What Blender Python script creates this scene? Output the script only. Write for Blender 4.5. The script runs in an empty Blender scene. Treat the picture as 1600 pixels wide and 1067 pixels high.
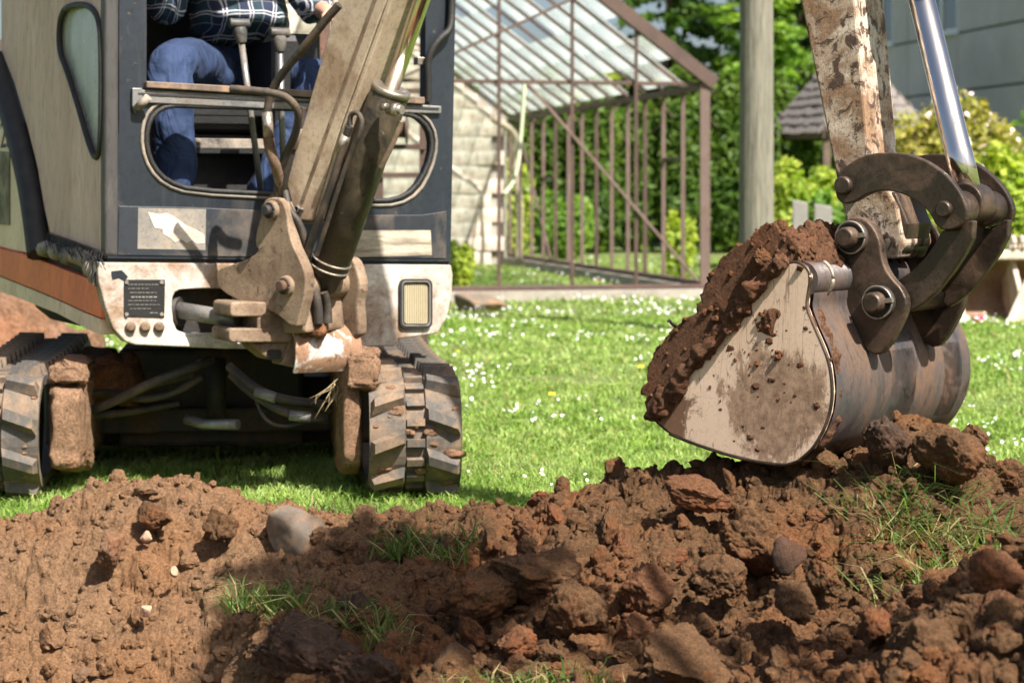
import bpy, bmesh, math, random
import numpy as np
from mathutils import Vector, Matrix
from mathutils.geometry import tessellate_polygon

random.seed(7)
rng = np.random.default_rng(7)
SC = bpy.context.scene
COL = SC.collection
R = math.radians

# ------------------------------------------------------------------ camera
CZ, F, HV = 1.02, 3111.1, 300.0          # eye height, focal length in photo pixels, horizon row
cam = bpy.data.cameras.new('camera'); camo = bpy.data.objects.new('camera', cam); COL.objects.link(camo)
camo.location = (0, 0, CZ); camo.rotation_euler = (R(90), 0, 0)
cam.sensor_width = 36; cam.lens = 70; cam.shift_y = -233.5/1600
cam.clip_start = 0.05; cam.clip_end = 2000
cam.dof.use_dof = True; cam.dof.focus_distance = 5.05; cam.dof.aperture_fstop = 5.0
SC.camera = camo

# ------------------------------------------------------------------ sky, sun, exposure
SUN_AZ, SUN_EL = R(38), R(51)            # azimuth from behind the camera towards the right
SUN = Vector((math.cos(SUN_EL)*math.sin(SUN_AZ), -math.cos(SUN_EL)*math.cos(SUN_AZ), math.sin(SUN_EL)))
w = bpy.data.worlds.new('World'); SC.world = w; w.use_nodes = True
nt = w.node_tree; bg = nt.nodes['Background']
sky = nt.nodes.new('ShaderNodeTexSky'); sky.sky_type = 'NISHITA'; sky.sun_disc = False
sky.sun_elevation = SUN_EL; sky.sun_rotation = math.atan2(SUN.x, SUN.y)
sky.air_density = 0.9; sky.dust_density = 4.0; sky.ozone_density = 0.5; sky.altitude = 200
nt.links.new(sky.outputs[0], bg.inputs[0]); bg.inputs[1].default_value = 0.068
sl = bpy.data.lights.new('sun', 'SUN'); so = bpy.data.objects.new('sun', sl); COL.objects.link(so)
sl.energy = 5.0; sl.angle = R(0.53); sl.color = (1.0, 0.94, 0.85)
so.rotation_euler = SUN.to_track_quat('Z', 'Y').to_euler(); so.location = SUN*30
SC.view_settings.view_transform = 'Standard'; SC.view_settings.look = 'None'
SC.view_settings.exposure = 1.18; SC.view_settings.gamma = 1.0; SC.view_settings.use_curve_mapping = False
SC.render.engine = 'CYCLES'
SC.cycles.use_denoising = True; SC.cycles.max_bounces = 5; SC.cycles.use_adaptive_sampling = True; SC.cycles.adaptive_threshold = 0.02; SC.cycles.transparent_max_bounces = 16
SC.cycles.caustics_reflective = False; SC.cycles.caustics_refractive = False

# ------------------------------------------------------------------ numpy noise
_perm = np.concatenate([np.random.default_rng(3).permutation(256)]*3).astype(np.int32)
_g3 = np.random.default_rng(4).normal(size=(256, 3)); _g3 /= np.linalg.norm(_g3, axis=1)[:, None]
_h3 = np.random.default_rng(5).random((256, 3))
def pn(x, y, z=0.0):
    x, y, z = np.broadcast_arrays(np.asarray(x, float), np.asarray(y, float), np.asarray(z, float))
    xi, yi, zi = np.floor(x).astype(int), np.floor(y).astype(int), np.floor(z).astype(int)
    xf, yf, zf = x-xi, y-yi, z-zi
    u, v, w_ = xf**3*(xf*(xf*6-15)+10), yf**3*(yf*(yf*6-15)+10), zf**3*(zf*(zf*6-15)+10)
    out = 0
    for dx in (0, 1):
        for dy in (0, 1):
            for dz in (0, 1):
                g = _g3[_perm[_perm[_perm[(xi+dx) & 255]+((yi+dy) & 255)]+((zi+dz) & 255)]]
                d = g[..., 0]*(xf-dx)+g[..., 1]*(yf-dy)+g[..., 2]*(zf-dz)
                out = out + d*(u if dx else 1-u)*(v if dy else 1-v)*(w_ if dz else 1-w_)
    return out*1.5
def fbm(x, y, z=0.0, o=4, gain=0.5):
    a, s, f = 1.0, 0, 1.0
    for i in range(o):
        s = s+a*pn(x*f+i*7.3, y*f-i*3.1, np.asarray(z)*f+i*1.7); a *= gain; f *= 2.03
    return s
def worley2(x, y, seed=0):
    """distance to the nearest feature point, and a random value for that cell"""
    x = np.asarray(x, float)+seed*17.13; y = np.asarray(y, float)-seed*9.7
    xi, yi = np.floor(x).astype(int), np.floor(y).astype(int)
    best = np.full(x.shape, 9.0); sec = np.full(x.shape, 9.0); val = np.zeros(x.shape)
    for dx in (-1, 0, 1):
        for dy in (-1, 0, 1):
            k = _perm[_perm[(xi+dx) & 255]+((yi+dy) & 255)]
            d = np.hypot(xi+dx+_h3[k, 0]-x, yi+dy+_h3[k, 1]-y)
            m = d < best
            sec = np.where(m, best, np.minimum(sec, d)); val = np.where(m, _h3[k, 2], val); best = np.where(m, d, best)
    return best, sec, val
def worley3(p, scale, seed=0):
    q = p*scale+seed*13.7; qi = np.floor(q).astype(int); best = np.full(len(p), 9.0); sec = np.full(len(p), 9.0)
    for dx in (-1, 0, 1):
        for dy in (-1, 0, 1):
            for dz in (-1, 0, 1):
                c = qi+np.array([dx, dy, dz])
                k = _perm[_perm[_perm[c[:, 0] & 255]+(c[:, 1] & 255)]+(c[:, 2] & 255)]
                d = np.linalg.norm(c+_h3[k]-q, axis=1); m = d < best
                sec = np.where(m, best, np.minimum(sec, d)); best = np.where(m, d, best)
    return best, sec

# ------------------------------------------------------------------ pixel -> place
CAM = Vector((0, 0, CZ))
def ray(u, v): return Vector(((u-800)/F, 1.0, -(v-HV)/F))
def at(u, v, Y): return CAM+ray(u, v)*Y
def onplane(u, v, p0, n):
    r = ray(u, v); return CAM+r*((p0-CAM).dot(n)/r.dot(n))

# ------------------------------------------------------------------ mesh building
class MB:
    def __init__(s): s.v = []; s.f = []; s.sm = []
    def add(s, vs, fs, smooth=False):
        k = len(s.v); s.v += [Vector(p) for p in vs]
        for f in fs: s.f.append([i+k for i in f]); s.sm.append(smooth)
        return s
    def box(s, c, ax, ay, az, hx, hy, hz):
        c = Vector(c); ax, ay, az = Vector(ax), Vector(ay), Vector(az); vs = []
        for i in (-1, 1):
            for j in (-1, 1):
                for k in (-1, 1): vs.append(c+ax*hx*i+ay*hy*j+az*hz*k)
        fs = [(0, 1, 3, 2), (4, 6, 7, 5), (0, 4, 5, 1), (2, 3, 7, 6), (0, 2, 6, 4), (1, 5, 7, 3)]
        if ax.cross(ay).dot(az) < 0: fs = [f[::-1] for f in fs]
        return s.add(vs, fs)
    def abox(s, x0, x1, y0, y1, z0, z1):
        return s.box(((x0+x1)/2, (y0+y1)/2, (z0+z1)/2), (1, 0, 0), (0, 1, 0), (0, 0, 1), (x1-x0)/2, (y1-y0)/2, (z1-z0)/2)
    def bar(s, a, b, wd, ht, up=(0, 0, 1)):
        a, b = Vector(a), Vector(b); d = (b-a); l = d.length; d.normalize()
        sd = d.cross(Vector(up))
        if sd.length < 1e-4: sd = d.cross(Vector((0, 1, 0)))
        sd.normalize(); u2 = sd.cross(d)
        return s.box((a+b)/2, d, sd, u2, l/2, wd/2, ht/2)
    def prism(s, poly, ext, holes=()):
        """planar polygon (with holes) pushed along ext; both caps and the walls"""
        loops = [[Vector(p) for p in poly]]+[[Vector(p) for p in h] for h in holes]; ext = Vector(ext)
        flat = [p for l in loops for p in l]; n = len(flat)
        nrm = Vector((0, 0, 0)); l0 = loops[0]
        for i in range(len(l0)): nrm += l0[i].cross(l0[(i+1) % len(l0)])
        flip = nrm.dot(ext) > 0
        if len(loops) == 1: caps = [list(range(n))]
        else: caps = [list(t) for t in tessellate_polygon(loops)]
        fs = []
        for c in caps:
            if len(loops) > 1:
                a, b, d = flat[c[0]], flat[c[1]], flat[c[2]]
                if ((b-a).cross(d-a)).dot(nrm) < 0: c = c[::-1]
            if flip: c = c[::-1]
            fs.append(c); fs.append([i+n for i in c[::-1]])
        k = 0
        for li, l in enumerate(loops):
            m = len(l); ln = Vector((0, 0, 0))
            for i in range(m): ln += l[i].cross(l[(i+1) % m])
            rev = (ln.dot(ext) > 0) != (li > 0)
            for i in range(m):
                q = [k+i, k+i+n, k+(i+1) % m+n, k+(i+1) % m]
                fs.append(q if not rev else q[::-1])
            k += m
        return s.add(flat+[p+ext for p in flat], fs)
    def tube(s, pts, r, n=12, caps=True, smooth=True):
        pts = [Vector(p) for p in pts]; m = len(pts)
        rr = r if hasattr(r, '__len__') else [r]*m
        k = len(s.v); ref = None
        for i, p in enumerate(pts):
            d = (pts[min(i+1, m-1)]-pts[max(i-1, 0)]).normalized()
            if ref is None:
                ref = d.cross(Vector((0, 0, 1)))
                if ref.length < 1e-3: ref = d.cross(Vector((1, 0, 0)))
            ref = (ref-d*ref.dot(d)).normalized(); o = d.cross(ref)
            for j in range(n):
                a = 2*math.pi*j/n; s.v.append(p+(ref*math.cos(a)+o*math.sin(a))*rr[i])
        for i in range(m-1):
            for j in range(n):
                s.f.append([k+i*n+j, k+i*n+(j+1) % n, k+(i+1)*n+(j+1) % n, k+(i+1)*n+j]); s.sm.append(smooth)
        if caps:
            s.f.append([k+j for j in range(n)][::-1]); s.sm.append(False)
            s.f.append([k+(m-1)*n+j for j in range(n)]); s.sm.append(False)
        return s
    def cyl(s, a, b, r, n=20, r2=None): return s.tube([a, b], [r, r if r2 is None else r2], n)
    def ring(s, c, ax, r, rt, n=24, m=8, a0=0.0, a1=2*math.pi, ref=None):
        ax = Vector(ax).normalized(); c = Vector(c)
        u = ax.cross(Vector((0, 0, 1)));  u = u.normalized() if u.length > 1e-3 else Vector((1, 0, 0)); v = ax.cross(u)
        pts = [c+(u*math.cos(a)+v*math.sin(a))*r for a in np.linspace(a0, a1, n)]
        return s.tube(pts, rt, m)
    def grid(s, P, smooth=True, wrap_u=False, wrap_v=False):
        """P[i][j] points"""
        n, m = len(P), len(P[0]); k = len(s.v)
        for row in P: s.v += [Vector(p) for p in row]
        for i in range(n if wrap_u else n-1):
            for j in range(m if wrap_v else m-1):
                i2, j2 = (i+1) % n, (j+1) % m
                s.f.append([k+i*m+j, k+i*m+j2, k+i2*m+j2, k+i2*m+j]); s.sm.append(smooth)
        return s
    def mesh(s, name, org=(0, 0, 0)):
        me = bpy.data.meshes.new(name); o = Vector(org)
        me.from_pydata([tuple(p-o) for p in s.v], [], s.f)
        me.polygons.foreach_set('use_smooth', s.sm); me.update(); return me

ORG = {}
def origin_of(p):
    while p is not None and p.parent is not None: p = p.parent
    return p.location.copy() if p is not None else Vector((0, 0, 0))
def tag(o, label=None, cat=None, group=None, kind=None):
    if label: o['label'] = label
    if cat: o['category'] = cat
    if group: o['group'] = group
    if kind: o['kind'] = kind
    return o
def thing(name, loc, label, cat, group=None):
    o = bpy.data.objects.new(name, None); COL.objects.link(o); o.location = loc; o.empty_display_size = 0.1
    return tag(o, label, cat, group)
def link(name, me, m, parent=None, bevel=0.0, seg=2, sub=0):
    if m is not None and not me.materials: me.materials.append(m)
    o = bpy.data.objects.new(name, me); COL.objects.link(o); o.parent = parent
    if bevel:
        b = o.modifiers.new('bevel', 'BEVEL'); b.width = bevel; b.segments = seg; b.limit_method = 'ANGLE'; b.angle_limit = R(35)
        b.harden_normals = False
    if sub:
        b = o.modifiers.new('subdivision', 'SUBSURF'); b.levels = sub; b.render_levels = sub
    return o
def part(name, mb, m, parent, bevel=0.0, seg=2, label=None):
    o = link(name, mb.mesh(name, origin_of(parent)), m, parent, bevel, seg)
    if label: o['label'] = label
    return o
def piece(name, me, M, parent):
    """a repeat that shares mesh data; M is its place in the world"""
    o = bpy.data.objects.new(name, me); COL.objects.link(o); o.parent = parent
    o.matrix_local = Matrix.Translation(-origin_of(parent)) @ M
    return o
def solo(name, mb, m, label, cat, loc=None, group=None, bevel=0.0, kind=None):
    """a thing that is one mesh"""
    loc = Vector(loc) if loc is not None else Vector((0, 0, 0))
    o = link(name, mb.mesh(name, loc), m, None, bevel); o.location = loc
    return tag(o, label, cat, group, kind)
def np_mesh(name, V, quads=None, tris=None, smooth=True):
    me = bpy.data.meshes.new(name); V = np.asarray(V, np.float32).reshape(-1, 3)
    me.vertices.add(len(V)); me.vertices.foreach_set('co', V.ravel())
    nq = 0 if quads is None else len(quads); ntr = 0 if tris is None else len(tris)
    idx = np.concatenate([np.asarray(a, np.int32).ravel() for a in (quads, tris) if a is not None and len(a)])
    me.loops.add(len(idx)); me.loops.foreach_set('vertex_index', idx)
    me.polygons.add(nq+ntr)
    st = np.concatenate([np.arange(nq)*4, nq*4+np.arange(ntr)*3]).astype(np.int32)
    me.polygons.foreach_set('loop_start', st)
    me.polygons.foreach_set('loop_total', np.concatenate([np.full(nq, 4), np.full(ntr, 3)]).astype(np.int32))
    me.update(calc_edges=True); me.polygons.foreach_set('use_smooth', np.full(nq+ntr, smooth)); me.validate(); return me

# ------------------------------------------------------------------ materials
def newmat(name):
    m = bpy.data.materials.new(name); m.use_nodes = True; t = m.node_tree
    return m, t, t.nodes['Principled BSDF']
def N(t, kind, **kw):
    n = t.nodes.new(kind)
    for k, v in kw.items():
        if hasattr(n, k): setattr(n, k, v)
        else: n.inputs[k.replace('_', ' ')].default_value = v
    return n
def coords(t, scale=(1, 1, 1), kind='Object'):
    c = N(t, 'ShaderNodeTexCoord'); mp = N(t, 'ShaderNodeMapping'); mp.inputs['Scale'].default_value = scale
    t.links.new(c.outputs[kind], mp.inputs[0]); return mp.outputs[0]
def noise(t, vec, scale, detail=6, rough=0.6, dist=0.0):
    n = N(t, 'ShaderNodeTexNoise'); n.inputs['Scale'].default_value = scale; n.inputs['Detail'].default_value = detail
    n.inputs['Roughness'].default_value = rough; n.inputs['Distortion'].default_value = dist
    t.links.new(vec, n.inputs['Vector']); return n.outputs['Fac']
def ramp(t, fac, stops):
    r = N(t, 'ShaderNodeValToRGB'); e = r.color_ramp.elements
    while len(e) < len(stops): e.new(0.5)
    for k, (p, c) in enumerate(stops):
        e[k].position = p; c = c if hasattr(c, '__len__') else (c, c, c); e[k].color = (*c, 1)
    t.links.new(fac, r.inputs[0]); return r.outputs[0]
def mix(t, fac, a, b, mode='MIX'):
    m = N(t, 'ShaderNodeMix', data_type='RGBA', blend_type=mode)
    for sock, v in ((m.inputs[0], fac), (m.inputs[6], a), (m.inputs[7], b)):
        if hasattr(v, 'is_output'): t.links.new(v, sock)
        elif hasattr(v, '__len__'): sock.default_value = (*v, 1)
        else: sock.default_value = v
    return m.outputs[2]
def bump(t, p, h, strength, dist=0.01, prev=None):
    b = N(t, 'ShaderNodeBump'); b.inputs['Strength'].default_value = strength; b.inputs['Distance'].default_value = dist
    t.links.new(h, b.inputs['Height'])
    if prev is not None: t.links.new(prev, b.inputs['Normal'])
    t.links.new(b.outputs[0], p.inputs['Normal']); return b.outputs[0]
def plain(name, c, rough=0.6, metal=0.0, var=0.25, scale=8, bmp=0.15, spec=0.4):
    m, t, p = newmat(name); v = coords(t)
    n = noise(t, v, scale, 8, 0.65)
    t.links.new(mix(t, ramp(t, n, [(0.3, 0.0), (0.7, 1.0)]), tuple(x*(1-var) for x in c), tuple(min(1, x*(1+var)) for x in c)), p.inputs['Base Color'])
    p.inputs['Roughness'].default_value = rough; p.inputs['Metallic'].default_value = metal
    p.inputs['Specular IOR Level'].default_value = spec
    if bmp: bump(t, p, noise(t, v, scale*8, 5), bmp, 0.01)
    return m
def worn(name, paint, dirt, chip, s=6.0, d=(0.45, 0.62), c=(0.60, 0.66), rough=0.5, metal=0.0, stretch=(1, 1, 1), bmp=0.25, scratch=0.0, spots=0.0, chipscale=4.0, streak=0.22):
    """paint under patches of dirt, chipped or rusted in places, scratched"""
    m, t, p = newmat(name); v = coords(t, stretch)
    tone = noise(t, v, s*0.7, 6, 0.6)
    pc = mix(t, ramp(t, tone, [(0.3, 0), (0.7, 1)]), tuple(x*0.82 for x in paint), tuple(min(1, x*1.12) for x in paint))
    dn = noise(t, v, s, 12, 0.68, 0.4)
    df = ramp(t, dn, [(d[0], 0.0), (d[1], 1.0)])
    dc = mix(t, noise(t, v, s*5, 6), tuple(x*0.65 for x in dirt), tuple(min(1, x*1.3) for x in dirt))
    col = mix(t, df, pc, dc)
    cn = noise(t, v, s*chipscale, 10, 0.72, 0.6); cf = ramp(t, cn, [(c[0], 0.0), (c[1], 1.0)])
    col = mix(t, cf, col, chip)
    if scratch:
        sv = coords(t, (1, 1, 1)); w1 = N(t, 'ShaderNodeTexNoise'); w1.inputs['Scale'].default_value = 22; w1.inputs['Detail'].default_value = 4
        w1.inputs['Distortion'].default_value = 1.5; mp = N(t, 'ShaderNodeMapping'); mp.inputs['Rotation'].default_value = (0.5, 0.7, 0.3); mp.inputs['Scale'].default_value = (9, 0.7, 0.7)
        t.links.new(sv, mp.inputs[0]); t.links.new(mp.outputs[0], w1.inputs['Vector'])
        sf = ramp(t, w1.outputs['Fac'], [(0.47, 0), (0.5, scratch), (0.53, 0)])
        col = mix(t, sf, col, tuple(x*0.4 for x in dirt))
    if spots:
        sf = ramp(t, noise(t, v, s*12, 4, 0.5), [(0.68, 0), (0.72, spots)]); col = mix(t, sf, col, dirt)
    fn = noise(t, v, s*16, 8, 0.75); col = mix(t, ramp(t, fn, [(0.32, 0.75), (0.5, 0.0)]), col, mix(t, 1.0, col, (0.45, 0.40, 0.36), 'MULTIPLY'))
    sv2 = coords(t, (s*5, s*5, s*0.35)); col = mix(t, ramp(t, noise(t, sv2, 1.0, 6, 0.6), [(0.52, 0), (0.70, streak)]), col, dirt)
    t.links.new(col, p.inputs['Base Color'])
    rr = mix(t, df, (rough,)*3, (0.9,)*3); t.links.new(rr, p.inputs['Roughness'])
    if metal:
        mm = mix(t, df, (metal,)*3, (0.0,)*3); t.links.new(mm, p.inputs['Metallic'])
    b = bump(t, p, dn, bmp, 0.006); b = bump(t, p, cn, bmp*0.7, 0.004, b); bump(t, p, fn, bmp*0.9, 0.003, b)
    return m

# ------------------------------------------------------------------ terrain heights
CP = []
def cp(u, v, Y): p = at(u, v, Y); CP.append((p.x, p.y, p.z))
for a in [(-80,835,5.75),(0,828,5.75),(60,818,5.78),(95,782,5.8),(150,750,5.8),(250,743,5.8),(330,747,5.8),(372,792,5.8),(450,787,5.75),(520,802,5.75),
          (620,806,5.75),(700,795,5.8),(780,803,5.8),(860,792,5.6),(930,762,5.45),(1000,743,5.4),(1080,728,5.35),(1200,732,5.2),(1300,728,5.15),
          (1400,676,5.05),(1450,668,5.02),(1500,692,5.0),(1565,722,5.0),(1605,795,5.0),(1720,840,5.1),
          (50,900,5.55),(200,900,5.5),(330,885,5.5),(420,860,5.5),(0,1000,5.35),(150,1000,5.3),(290,1000,5.3),(100,1067,5.2),(280,1067,5.2),(150,1300,5.0),(300,1300,4.9),(-80,1200,5.0),
          (480,945,4.75),(415,938,4.8),(560,985,4.6),(480,1067,4.4),(372,1010,4.88),(560,1100,4.3),
          (500,885,5.2),(600,885,5.2),(650,960,4.8),(700,885,5.1),(720,1040,4.4),
          (800,880,4.95),(850,862,4.9),(900,960,4.6),(1000,885,4.75),(1000,1000,4.35),(1000,810,5.1),(1150,855,4.8),(1150,960,4.45),(1150,1067,4.1),
          (1250,785,5.0),(1300,855,4.75),(1350,950,4.4),(1450,752,4.9),(1530,790,4.85),(1450,865,4.6),(1540,880,4.55),(1380,960,4.3),(1250,1067,4.0),
          (1590,850,3.95),(1480,930,3.85),(1400,1000,3.75),(1600,950,3.6),(1500,1067,3.4),(1320,1067,3.7),(1500,1250,3.1),(1720,900,3.7),
          (850,1064,4.1),(850,1250,3.7),(1000,1250,3.6)]: cp(*a)
for u in range(-150, 1800, 130):
    Yb = 6.2 if u < 800 else (6.05 if u < 1000 else 5.85)
    for dy in (0.0, 0.7): CP.append(((u-800)/F*Yb, Yb+dy, -0.10))
for x, y, z in [(-2.6,5.2,-0.3),(-2.6,6.3,-0.1),(2.6,6.2,-0.1),(2.6,5,0.1),(2.6,3.5,0.2),(-2.2,4,-0.6),(-1.0,4.2,-0.6),(-0.6,3.4,-0.35),(0.3,3.0,-0.1),(0.8,2.6,0.0),(-1.5,2.6,-0.5),(2,2.4,0.1)]: CP.append((x,y,z))
CP = np.array(CP)
def _k(r2): return np.where(r2 > 1e-12, 0.5*r2*np.log(np.maximum(r2, 1e-12)), 0.0)
_d2 = ((CP[:, None, :2]-CP[None, :, :2])**2).sum(-1)
_m = len(CP); _A = np.zeros((_m+3, _m+3)); _A[:_m, :_m] = _k(_d2)+np.eye(_m)*0.0008
_A[:_m, _m] = 1; _A[:_m, _m+1:] = CP[:, :2]; _A[_m:, :_m] = _A[:_m, _m:].T
_w = np.linalg.solve(_A, np.concatenate([CP[:, 2], [0, 0, 0]]))
def base_h(x, y):
    x = np.asarray(x, float); y = np.asarray(y, float); o = _w[_m]+_w[_m+1]*x+_w[_m+2]*y
    for i in range(_m): o = o+_w[i]*_k((x-CP[i, 0])**2+(y-CP[i, 1])**2)
    fade = np.clip((3.2-np.abs(x))/0.8, 0, 1)*np.clip((y-1.6)/0.8, 0, 1)*np.clip((7.2-y)/0.5, 0, 1)
    return np.clip(o, -0.75, 0.7)*fade-0.10*(1-fade)
def dryness(x, y):
    """1 in the crumbly sandy cut on the left, 0 on the moist heap"""
    return np.clip((-0.25-x)/0.45+0.35*fbm(x*2.1, y*2.1, 5.0, 3), 0, 1)
def dome(x, y, s, seed, sharp=1.0):
    b, c, r = worley2(x/s, y/s, seed)
    h = np.sqrt(np.clip(1-(b/0.75)**2, 0, 1))*(0.35+0.65*r); edge = np.clip((c-b)*3.0, 0, 1)
    return h*edge**0.6
def smooth_h(x, y):
    h = base_h(x, y); on = np.where(y < 5.6, 1, np.clip((h+0.06)/0.08, 0, 1))
    return h+on*(0.035*fbm(x*3.3, y*3.3, 2.0, 3)*(1-.5*dryness(x, y)))
NR = 620
_yy = 2.75*np.exp(np.linspace(0, math.log(6.75/2.75), NR))
_t = np.concatenate([np.linspace(-0.52, -0.30, 50), np.linspace(-0.296, 0.296, 690), np.linspace(0.30, 0.52, 50)]); NC = len(_t)
SX = _yy[:, None]*_t[None, :]; SY = np.repeat(_yy[:, None], NC, 1)
SZ0 = smooth_h(SX, SY); ON = np.where(SY < 5.6, 1, np.clip((SZ0+0.06)/0.08, 0, 1))
_P = np.stack([SX, SY, SZ0], -1); _du = np.gradient(_P, axis=1); _dv = np.gradient(_P, axis=0); SN = np.cross(_du, _dv); SN /= np.linalg.norm(SN, axis=-1)[..., None]
_f = _P.reshape(-1, 3).copy(); _wp = np.stack([fbm(_f[:, 0]*7, _f[:, 1]*7, _f[:, 2]*7+k*5, 3) for k in (0, 1, 2)], 1)*0.03
_dr = dryness(SX, SY).ravel(); _k1 = 1-0.25*_dr
def facet(p, scale, seed, tilt=0.9):
    """broken blocks: every cell is a randomly raised and tilted face"""
    q = p*scale+seed*13.7; qi = np.floor(q).astype(int); best = np.full(len(p), 9.0); sec = np.full(len(p), 9.0); val = np.zeros(len(p))
    for dx in (-1, 0, 1):
        for dy in (-1, 0, 1):
            for dz in (-1, 0, 1):
                c = qi+np.array([dx, dy, dz]); k = _perm[_perm[_perm[c[:, 0] & 255]+(c[:, 1] & 255)]+(c[:, 2] & 255)]
                e = q-(c+_h3[k]); d = (e*e).sum(1); m_ = d < best
                sec = np.where(m_, best, np.minimum(sec, d)); best = np.where(m_, d, best)
                val = np.where(m_, _h3[k, 2]-0.5+tilt*(e*_g3[(k*7+seed) & 255]).sum(1), val)
    edge = np.sqrt(sec)-np.sqrt(best)
    return val-0.55*np.clip(1-edge*5, 0, 1)
_w2 = np.stack([fbm(_f[:, 0]*26, _f[:, 1]*26, _f[:, 2]*26+k*5, 3) for k in (0, 1, 2)], 1)*0.010
_q = _f+_wp+_w2
_n = 0.034*_k1*facet(_q, 4.6, 1, .5)+0.013*_k1*facet(_q, 10.5, 2, .5)+0.007*(1-.3*_dr)*facet(_q, 24, 3)+0.003*facet(_q, 55, 4)
_n = _n+0.022*(1-.4*_dr)*fbm(_f[:, 0]*8, _f[:, 1]*8, _f[:, 2]*8, 3)+0.0065*fbm(_f[:, 0]*38, _f[:, 1]*38, _f[:, 2]*38, 4, 0.6)
_n = _n+_dr*0.010*fbm(_f[:, 0]*20, _f[:, 1]*20, _f[:, 2]*6, 3)
SP = _P+SN*(_n.reshape(NR, NC)*ON)[..., None]; SZ = SP[..., 2]
def surf(x, y):
    """height of the built soil sheet (nearest sample)"""
    i = np.clip(np.round(np.log(np.asarray(y)/2.75)/math.log(6.75/2.75)*(NR-1)).astype(int), 0, NR-1)
    j = np.clip(np.round(np.interp(np.asarray(x)/np.asarray(y), _t, np.arange(NC))).astype(int), 0, NC-1)
    return SZ[i, j]
def gridquads(n, m):
    a = (np.arange(n-1)[:, None]*m+np.arange(m-1)[None, :]).ravel()
    return np.stack([a, a+1, a+m+1, a+m], 1)

# soil material: moist brown to dry sandy, crumbly relief
def soil_material(name, moist, dry, pos=True, k=1.0):
    m, t, p = newmat(name); v = coords(t)
    n1 = noise(t, v, 3.0*k, 8, 0.65, 0.3); n2 = noise(t, v, 26*k, 8, 0.7); n3 = noise(t, v, 130*k, 6, 0.7); n4 = noise(t, v, 480*k, 4, 0.7)
    a = mix(t, ramp(t, n2, [(0.3, 0), (0.72, 1)]), tuple(x*0.62 for x in moist), tuple(x*1.45 for x in moist))
    red = (moist[0]*1.75, moist[1]*1.25, moist[2]*0.95)
    a = mix(t, ramp(t, n1, [(0.48, 0), (0.68, 0.75)]), a, red)
    b = mix(t, ramp(t, n2, [(0.3, 0), (0.7, 1)]), tuple(x*0.72 for x in dry), tuple(x*1.2 for x in dry))
    b = mix(t, ramp(t, n1, [(0.45, 0), (0.7, 0.7)]), b, (dry[0]*1.05, dry[1]*0.82, dry[2]*0.62))
    if pos:
        at_ = N(t, 'ShaderNodeAttribute'); at_.attribute_name = 'dry'
        col = mix(t, at_.outputs['Fac'], a, b)
    else: col = a
    col = mix(t, 1.0, col, ramp(t, n3, [(0.30, 0.42), (0.50, 0.95), (0.72, 1.45)]), 'MULTIPLY'); col = mix(t, 1.0, col, ramp(t, n4, [(0.32, 0.6), (0.6, 1.15)]), 'MULTIPLY')
    t.links.new(col, p.inputs['Base Color']); p.inputs['Roughness'].default_value = 0.93; p.inputs['Specular IOR Level'].default_value = 0.22
    q = 1.0 if k > 0.25 else 0.55
    b1 = bump(t, p, n2, 0.7*q, 0.025/k*q); b2 = bump(t, p, n3, 0.9*q, 0.008/k*q, b1); bump(t, p, n4, 0.8*q, 0.003/k*q, b2)
    return m
M_soil = soil_material('dug_soil', (0.132, 0.070, 0.033), (0.245, 0.143, 0.078))
M_clod = soil_material('clod_soil', (0.135, 0.072, 0.035), (0.36, 0.21, 0.12), False, 0.13)
M_reds = soil_material('red_clod', (0.160, 0.074, 0.036), (0.36, 0.21, 0.12), False, 0.13)
M_humus = soil_material('humus', (0.085, 0.053, 0.037), (0.2, 0.13, 0.08), False, 0.13)
M_sandy = soil_material('sandy_clod', (0.235, 0.14, 0.085), (0.36, 0.21, 0.12), False, 0.13)
M_heap = soil_material('heap_soil', (0.25, 0.15, 0.095), (0.36, 0.21, 0.12), False, 0.3)

me = np_mesh('dug_soil', SP, quads=gridquads(NR, NC))
att = me.attributes.new('dry', 'FLOAT', 'POINT'); att.data.foreach_set('value', dryness(SX, SY).ravel().astype(np.float32))
soil = link('dug_soil', me, M_soil); tag(soil, 'heaped and cut bare brown soil in the foreground', kind='structure')

# ------------------------------------------------------------------ lawn sheet
m, t, p = newmat('lawn_base'); v = coords(t)
n1 = noise(t, v, 0.6, 6, 0.6); n2 = noise(t, v, 30, 6, 0.7)
c = mix(t, ramp(t, n2, [(0.35, 0), (0.65, 1)]), (0.035, 0.06, 0.012), (0.15, 0.21, 0.04))
c = mix(t, ramp(t, n1, [(0.4, 0), (0.7, 0.5)]), c, (0.19, 0.20, 0.06))
t.links.new(c, p.inputs['Base Color']); p.inputs['Roughness'].default_value = 0.9; bump(t, p, n2, 0.6, 0.03); M_lawn = m
gx = np.concatenate([[-400, -120, -40, -15, -6], np.arange(-3.6, 3.61, 0.1), [6, 15, 40, 120, 400]])
gy = np.concatenate([[-200, -40, -10, -2, 0.8], np.arange(1.4, 8.01, 0.1), [9, 10, 12, 14, 17, 20, 25, 32, 45, 80, 160, 400]])
GX, GY = np.meshgrid(gx, gy)
def lawn_h(x, y):
    b = base_h(x, y); und = 0.02*fbm(np.asarray(x)*0.8, np.asarray(y)*0.8, 1.0, 2)
    z = np.where(b > -0.085, np.minimum(und, b-0.10), np.where(np.asarray(y) < 5.75, b-0.10, und))
    return np.where((np.abs(x) > 3.2) | (np.asarray(y) < 1.5) | (np.asarray(y) > 7), und, z)
GZ = lawn_h(GX, GY)
ground = link('ground', np_mesh('ground', np.stack([GX, GY, GZ], -1), quads=gridquads(len(gy), len(gx))), M_lawn); tag(ground, 'green lawn with daisies behind the dug soil', kind='structure')

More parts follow.
